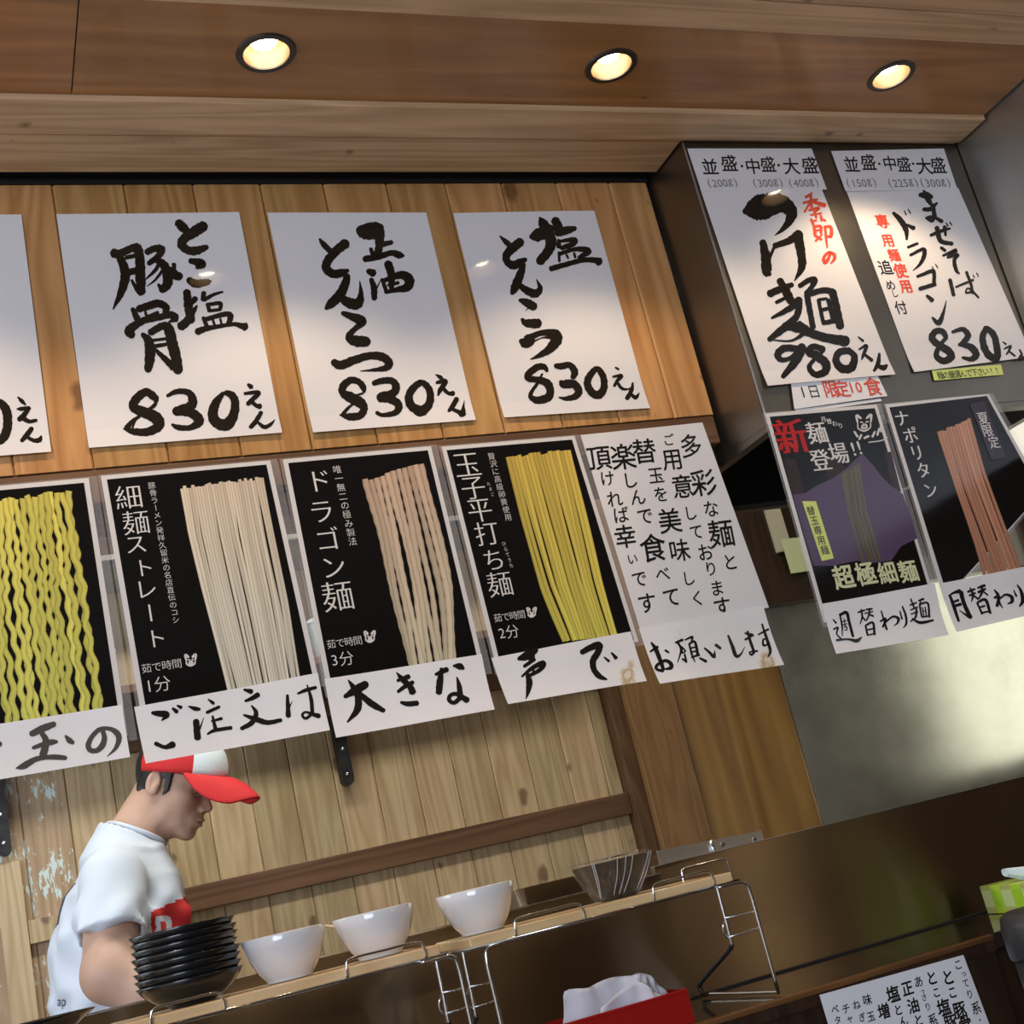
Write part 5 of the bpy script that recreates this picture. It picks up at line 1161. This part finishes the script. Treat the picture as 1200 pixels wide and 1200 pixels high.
def hl(a, b, c, F_=None):
    F_ = F_ or HF; return F_[0]+HS*(a*F_[1]+b*F_[2]+c*F_[3])
nb = np.array([.243, 2.50, EZ+.222])                      # base of the neck
shR = np.array([.198, 2.360, EZ+.172]); shL = np.array([.215, 2.640, EZ+.172])
elR = np.array([.165, 2.285, EZ+.020]); elL = np.array([.20, 2.70, EZ+.0])
wrR = np.array([.300, 2.230, EZ-.085]); wrL = np.array([.33, 2.62, EZ-.10])
spine = [(.155, -.50, .100, .130), (.165, -.33, .094, .122), (.185, -.16, .098, .128), (.200, 0.0, .106, .138), (.212, .10, .104, .138), (.220, .165, .088, .115), (.232, .205, .055, .08)]
def torso(P, inf=0.0):
    """stack of elliptical sections along z"""
    zz = np.array([q[1]+EZ for q in spine]); Z = P[2]
    cx = np.interp(Z, zz, [q[0] for q in spine]); a = np.interp(Z, zz, [q[2] for q in spine]); b = np.interp(Z, zz, [q[3] for q in spine])
    x = (P[0]-cx)/(a+inf); y = (P[1]-2.5)/(b+inf); r = (np.abs(x)**2.3+np.abs(y)**2.3)**(1/2.3)
    d = (r-1)*np.minimum(a+inf, b+inf)
    return np.maximum(d, np.maximum(Z-zz[-1]-inf, zz[0]-Z))
def axis(lo, hi, f0, f1, fine, coarse):
    a = [lo]
    while a[-1] < hi: a.append(a[-1]+(fine if f0 <= a[-1] <= f1 else coarse))
    return np.array(a)
hx, hy, hz_ = HO
B_ = Fld(axis(-.05, .50, hx-.09, hx+.11, .0022, .006), axis(2.03, 2.92, hy-.10, hy+.09, .0022, .006), axis(EZ-.52, EZ+.50, hz_-.13, hz_+.12, .0022, .006))
P = B_.local(HF)
B_.add(B_.ell(P, (.008, 0, .045), (.096, .077, .098)), .001)
B_.add(B_.ell(P, (.040, 0, -.030), (.060, .064, .085)), .02)
B_.add(B_.ell(P, (.034, 0, -.076), (.056, .054, .036)), .018)
B_.add(B_.ell(P, (.078, 0, -.104), (.019, .024, .017)), .018)
for s_ in (-1, 1):
    B_.add(B_.ell(P, (.060, s_*.046, -.022), (.024, .017, .020)), .02)
    B_.add(B_.ell(P, (.012, s_*.056, -.062), (.020, .010, .030)), .02)
B_.add(B_.ell(P, (.086, 0, .020), (.016, .052, .013)), .014)
B_.add(B_.cap((.092, 0, .012), (.112, 0, -.030), .0075, .0095, P), .012)
B_.add(B_.ell(P, (.114, 0, -.035), (.0105, .0115, .0095)), .008)
for s_ in (-1, 1):
    B_.add(B_.ell(P, (.104, s_*.0135, -.040), (.011, .0075, .0075)), .005)
    B_.sub(B_.ell(P, (.100, s_*.031, -.001), (.013, .019, .011)), .012)
    B_.add(B_.ell(P, (.083, s_*.031, -.001), (.013, .0155, .011)), .004)
    B_.sub(B_.ell(P, (.109, s_*.007, -.0465), (.005, .0035, .003)), .003)
    E1 = B_.ell(P, (-.010, s_*.079, -.004), (.019, .0085, .032)); E2 = B_.ell(P, (-.006, s_*.088, 0.0), (.0115, .007, .020))
    B_.add(E1, .006); B_.sub(E2, .004)
    B_.add(B_.ell(P, (-.002, s_*.082, -.012), (.005, .004, .008)), .003)
B_.add(B_.ell(P, (.090, 0, -.068), (.016, .030, .020)), .012)
B_.add(B_.ell(P, (.104, 0, -.0655), (.0085, .021, .0058)), .003)
B_.add(B_.ell(P, (.1015, 0, -.0785), (.0085, .018, .0068)), .003)
B_.sub(B_.ell(P, (.112, 0, -.0718), (.013, .027, .0012)), .002)
B_.sub(B_.ell(P, (.104, 0, -.092), (.008, .020, .0045)), .008)
jt_ = hl(-.018, 0, -.045)
B_.add(B_.cap(jt_, nb+np.array([-.005, 0, -.03]), .039, .048), .018)
B_.add(B_.cap(hl(-.045, 0, -.02), nb+np.array([-.035, 0, -.01]), .026, .036), .02)
for sh_ in (shR, shL): B_.add(B_.cap(nb+np.array([-.02, 0, -.02]), sh_+np.array([0, 0, -.005]), .034, .040), .025)
B_.add(torso((B_.X, B_.Y, B_.Z)), .035)
for sh_, el_, wr_, sg in ((shR, elR, wrR, -1), (shL, elL, wrL, 1)):
    B_.add(B_.cap(sh_, el_, .046, .042), .02)
    B_.add(B_.cap(el_, el_*.6+wr_*.4, .042, .037), .015); B_.add(B_.cap(el_*.6+wr_*.4, wr_, .037, .022), .012)
    fd = (wr_-el_); fd /= np.linalg.norm(fd); up = np.array([0, 0, 1.0]); sd = np.cross(fd, up); sd /= np.linalg.norm(sd); dn = np.cross(sd, fd)
    palm = wr_+fd*.055
    B_.add(B_.cap(wr_, palm+sd*.018, .022, .017), .012); B_.add(B_.cap(wr_, palm-sd*.020, .022, .016), .012); B_.add(B_.cap(wr_+fd*.03, palm, .017, .017), .01)
    for q, ln in ((-.030, .052), (-.010, .062), (.010, .066), (.029, .060)):
        k0 = palm+sd*q+fd*.008; k1 = k0+fd*ln*.55-dn*.010; k2 = k1+fd*ln*.40-dn*.022
        B_.add(B_.cap(k0, k1, .0098, .0088), .004); B_.add(B_.cap(k1, k2, .0088, .0078), .003)
    tb_ = wr_+fd*.022+sd*.024*(-sg); t1 = tb_+fd*.030+sd*.018*(-sg)-dn*.010; B_.add(B_.cap(tb_, t1, .012, .010), .008); B_.add(B_.cap(t1, t1+fd*.028-dn*.008, .010, .008), .003)
v, f = B_.mesh()
ck = thing('person', (.18, 2.5, EZ-EZ/MS), 'cook in a red and white trucker cap and white T-shirt, looking down', 'person')
lipm = B_  # skin, with the lips in a warmer tone
cen = v[f].mean(1); loc = np.stack([(cen-HF[0])@q for q in HF[1:]], 1)
mi = ((loc[:, 0] > .094) & (np.abs(loc[:, 1]) < .021) & (loc[:, 2] < -.061) & (loc[:, 2] > -.084)).astype(int)
body = mk('body', v.tolist(), f.tolist(), None, ck, smooth=True, mats=[M['skin'], M['lips']], mi=mi.tolist())
sm = body.modifiers.new('s', 'SMOOTH'); sm.factor = .4; sm.iterations = 2
# eyes looking down: lash line and a sliver of eyeball
for s_ in (-1, 1):
    c = hl(.0885, s_*.031, -.003)
    G().lathe(tuple(c), [(.0001, -.0085), (.004, -.0075), (.0075, -.004), (.0088, 0), (.0075, .004), (.004, .0075), (.0001, .0085)], 20).mk('eyeball', plain('eye white', (.22, .19, .17), .3) if s_ == -1 else bpy.data.materials['eye white'], ck, smooth=True)
    pts = [hl(.0955-.006*abs(q)*abs(q), s_*(.031+.014*q), -.0045-.0015*q) for q in (-1, -.5, 0, .5, 1)]
    G().tube(pts, .0013, 6, smooth=4).mk('lashes', M['hair'], ck)
    pts = [hl(.099-.010*((q+1)/2)**2, s_*(.018+.030*(q+1)/2), .016+.004*math.sin((q+1)*1.5)) for q in (-1, -.5, 0, .5, 1)]
    G().tube(pts, [.0022]*17, 6, smooth=4).mk('eyebrow', M['hair'], ck)
# hair under the cap
H_ = Fld(np.arange(hx-.14, hx+.13, .0028), np.arange(hy-.11, hy+.11, .0028), np.arange(hz_-.11, hz_+.17, .0028))
P = H_.local(HF)
sk = smin(H_.ell(P, (.008, 0, .045), (.096, .077, .098)), H_.ell(P, (.040, 0, -.030), (.060, .064, .085)), .02)
nz = .0012*np.sin(P[0]*700+P[1]*300)*np.sin(P[2]*260)
d_ = (sk/HS-.0075-nz)
low = np.where(P[0] < -.028, -.062+.10*np.abs(P[1])-P[2], np.where(P[0] < .016, .012-P[2], np.where(P[0] < .034, -.030+.9*(P[0]-.016)-P[2], .030-P[2])))
H_.D = np.maximum(d_, low+.002*np.sin(P[0]*900)); H_.D = np.maximum(H_.D, -(H_.ell(P, (-.010, 0, -.004), (.021, .2, .034))))
nk_ = H_.ell(P, (-.050, 0, -.024), (.026, .052, .040)); H_.D = smin(H_.D, np.maximum(nk_, P[0]+.034), .008)
v, f = H_.mesh(); mk('hair', v.tolist(), f.tolist(), M['hair'], ck, smooth=True)
# trucker cap: red sides, white foam front, arched red peak
CC = (.022, 0, .044)
def capdir(th, ph, k=1.0, dr=0):
    """th from the crown down, ph round from the front"""
    a, b, c = .108+dr, .088+dr, .100+dr
    fr = max(0, math.cos(ph))**2
    top = 1.0+.10*fr*math.sin(th)
    return hl(CC[0]+a*math.sin(th)*math.cos(ph)*(1+.24*fr), b*math.sin(th)*math.sin(ph), CC[2]+c*math.cos(th)*top, CAPF)
def cap_panel(name, p0, p1, mat):
    V = []; n, m = 28, 16; F = []
    for dr in (0, -.003):
        for j in range(m+1):
            for i in range(n+1):
                ph = lerp(p0, p1, i/n); th = lerp(.02, math.pi*.52+.10*(1-math.cos(ph))*.5, j/m); V.append(tuple(capdir(th, ph, 1, dr)))
    k = (n+1)*(m+1)
    for j in range(m):
        for i in range(n):
            a = j*(n+1)+i; F += [(a, a+1, a+n+2, a+n+1), (k+a, k+a+n+1, k+a+n+2, k+a+1)]
    for i in range(n): a = m*(n+1)+i; F.append((a, a+1, k+a+1, k+a))
    return mk(name, V, F, mat, cap_, smooth=True)
cap_ = G().lathe(tuple(hl(CC[0], 0, CC[2]+.099, CAPF)), [(.007, -.001), (.006, .003), (.001, .004)], 16, True, True).mk('cap', M['cap_red'], ck, smooth=True)
ORG[cap_.name] = ORG[ck.name]
cap_panel('white_front', -.82, .82, M['cap_white'])
cap_panel('red_back', .82, 2*math.pi-.82, M['cap_red'])
V = []; F = []; n, m = 32, 14
for dz in (0, -.0035):
    for j in range(m+1):
        for i in range(n+1):
            s_ = lerp(-1, 1, i/n); ph = s_*.98; base = np.array(capdir(math.pi*.52, ph, 1, .001))
            t_ = j/m; ln = .074*max(0, 1-s_*s_)**.62+.001
            arch = -.030*(abs(s_)**2)*t_
            p = base+CAPF[1]*ln*t_+CAPF[3]*((arch*1.5-.028*t_*t_)*min(1, ln/.06)+dz)+CAPF[2]*(.004*s_*t_)
            V.append(tuple(p))
k = (n+1)*(m+1)
for j in range(m):
    for i in range(n): a = j*(n+1)+i; F += [(a, a+n+1, a+n+2, a+1), (k+a, k+a+1, k+a+n+2, k+a+n+1)]
for i in range(n): a = m*(n+1)+i; F.append((a, k+a, k+a+1, a+1))
mk('peak', V, F, M['cap_red'], cap_, smooth=True)
# T-shirt
T_ = Fld(np.arange(.0, .42, .0042), np.arange(2.16, 2.84, .0042), np.arange(EZ-.52, EZ+.30, .0045))
P = (T_.X, T_.Y, T_.Z)
T_.D = torso(P, .012)
T_.add(T_.cap(nb+np.array([-.025, 0, -.012]), nb+np.array([-.005, 0, -.05]), .056, .07), .03)
for sh_ in (shR, shL): T_.add(T_.cap(nb+np.array([-.02, 0, -.015]), sh_+np.array([-.003, 0, -.006]), .044, .050), .03)
for sh_, el_ in ((shR, elR), (shL, elL)):
    ax_ = (el_-sh_); ln = np.linalg.norm(ax_); ax_ /= ln
    al = (T_.X-sh_[0])*ax_[0]+(T_.Y-sh_[1])*ax_[1]+(T_.Z-sh_[2])*ax_[2]
    sl = T_.cap(sh_, sh_+ax_*ln*1.0, .050, .066); cut = al-.108+.12*(T_.X-sh_[0])
    sl = np.maximum(sl, cut)
    T_.add(sl, .018)
    hole = np.maximum(T_.cap(sh_+ax_*.05, sh_+ax_*ln*1.0, .033, .056), .085-al); hole = np.maximum(hole, al-.2); hole = np.maximum(hole, np.abs(T_.Y-sh_[1]-ax_[1]*al)-.056)
    T_.sub(hole, .002)
wr = .0022*np.sin(T_.Z*70+T_.X*60+np.sin(T_.Y*40)*2)+.0026*np.sin(T_.X*85-T_.Z*38+1.2*np.sin(T_.Z*50))+.002*np.sin(T_.Z*30+T_.Y*90)
T_.D = T_.D+1.5*wr*np.clip((EZ+.19-T_.Z)/.1, 0, 1)
# neck opening
cn = nb+np.array([.012, 0, .012]); nv = np.array([.52, 0, .854])
T_.add(T_.cap(nb+np.array([-.01, 0, -.06]), nb+np.array([.004, 0, .03]), .066, .057), .02)
al = (T_.X-cn[0])*nv[0]+(T_.Y-cn[1])*nv[1]+(T_.Z-cn[2])*nv[2]
T_.D = np.maximum(T_.D, al-.014)
T_.sub(T_.cap(nb+np.array([-.03, 0, -.05]), nb+np.array([.06, 0, .15]), .052, .055), .003)
T_.D = np.maximum(T_.D, (EZ-.50)-T_.Z)
v, f = T_.mesh()
cen = v[f].mean(1)
z = cen[:, 2]-EZ; mi = np.zeros(len(f), int)
pr = np.stack([600+FPX*((cen-[0, 0, EZ])@CR)/((cen-[0, 0, EZ])@CF), 600-FPX*((cen-[0, 0, EZ])@CU)/((cen-[0, 0, EZ])@CF)], 1)
nrm_ = np.cross(v[f[:, 1]]-v[f[:, 0]], v[f[:, 2]]-v[f[:, 0]])
px_, py_ = pr[:, 0], pr[:, 1]
red = (px_ > 177) & (cen[:, 0] > .22) & (cen[:, 1] < 2.52) & (py_ > 1068-.42*(px_-177)) & (py_ < 1125)
letter = (px_ > 182) & (px_ < 201) & (py_ > 1072+.05*(px_-191)**2) & ~((np.abs(px_-192) < 3.2) & (py_ > 1081))
mi[red & ~letter] = 2
back = (cen[:, 0] < .165) & (np.abs(cen[:, 1]-2.525) < .07) & (z > .12) & (z < .185); mi[back] = 1
tee = mk('t_shirt', v.tolist(), f.tolist(), None, ck, smooth=True, mats=[M['tee'], M['tee_print'], M['tee_red']], mi=mi.tolist())
sm = tee.modifiers.new('s', 'SMOOTH'); sm.factor = .5; sm.iterations = 3
# ribbed collar
pts = []
for k in range(28):
    a = k*2*math.pi/28; e1 = np.array([nv[2], 0, -nv[0]]); e2 = np.array([0, 1.0, 0])
    pts.append(cn+nv*.016+e1*.054*math.cos(a)+e1*-.004+e2*.054*math.sin(a))
G().tube([tuple(p) for p in pts], .0045, 8, closed=True).mk('collar', M['tee'], tee, smooth=True)
# back print letters
from mathutils.bvhtree import BVHTree
bv = BVHTree.FromPolygons(v.tolist(), [tuple(q) for q in f.tolist()])
V = []; F = []; Lc = ORG[ck.name]
for i, ch in enumerate('ap'):
    vs, fs = glyph(ch); n = len(V); okv = []
    for x, y in vs:
        d = ray(67+i*5+x*10, 1179-y*17); h = bv.ray_cast(Vector((0, 0, EZ)), Vector(d).normalized())
        okv.append(h[0] is not None); V.append(tuple(h[0]-Vector(d).normalized()*.0028) if h[0] is not None else (0, 0, 0))
    F += [tuple(k+n for k in q) for q in fs if all(okv[k] for k in q)]
if F:
    used = sorted({k for q in F for k in q}); mp_ = {k: i for i, k in enumerate(used)}
    o = mk('shirt_lettering', [V[k] for k in used], [tuple(mp_[k] for k in q) for q in F], M['tee_print'], tee); o['kind'] = 'stuff'
# trousers and shoes
g = G()
for sy in (-.085, .085):
    rings = [(.155, .76, .078, .075), (.15, .64, .074, .070), (.145, .52, .062, .060), (.14, .40, .055, .052), (.135, .30, .056, .052)]
    v_ = []
    n = 20
    for (cx, z, a, b) in rings:
        for k in range(n): q = k*2*math.pi/n; v_.append((cx+a*math.cos(q), 2.5+sy*.95+b*math.sin(q), z))
    f_ = [(i*n+k, i*n+(k+1) % n, (i+1)*n+(k+1) % n, (i+1)*n+k) for i in range(4) for k in range(n)]
    g.add(v_, [q[::-1] for q in f_]+[tuple(range(n)), tuple(4*n+k for k in range(n))[::-1]])
g.mk('trouser_legs', M['trousers'], ck, smooth=True)
n = 28; v_ = []
for (z, a, b) in ((.72, .110, .150), (.78, .108, .148), (.88, .100, .138)):
    for k in range(n): q = k*2*math.pi/n; v_.append((.158+a*math.cos(q), 2.5+b*math.sin(q), z-.0))
mk('trouser_waist', v_, [(i*n+k, (i+1)*n+k, (i+1)*n+(k+1) % n, i*n+(k+1) % n)[::-1] for i in range(2) for k in range(n)]+[tuple(range(n))[::-1], tuple(2*n+k for k in range(n))], M['trousers'], ck, smooth=True)
for sy in (-.08, .08):
    c = (.15, 2.5+sy, .2405)
    G().lathe(c, [(.052, 0), (.056, .012), (.054, .045), (.046, .075), (.003, .085)], 24, True, True).mk('shoe', M['rubber'], ck, smooth=True)
    o = ck.children[-1]; 
    for v__ in o.data.vertices: v__.co.x = (v__.co.x-(c[0]-.12))*(2.3 if v__.co.x > c[0]-.12 else 1.2)+(c[0]-.12)

ck.location = Vector((0, 0, EZ))+MS*(Vector((.18, 2.5, EZ-EZ/MS))-Vector((0, 0, EZ))); ck.scale = (MS, MS, MS)
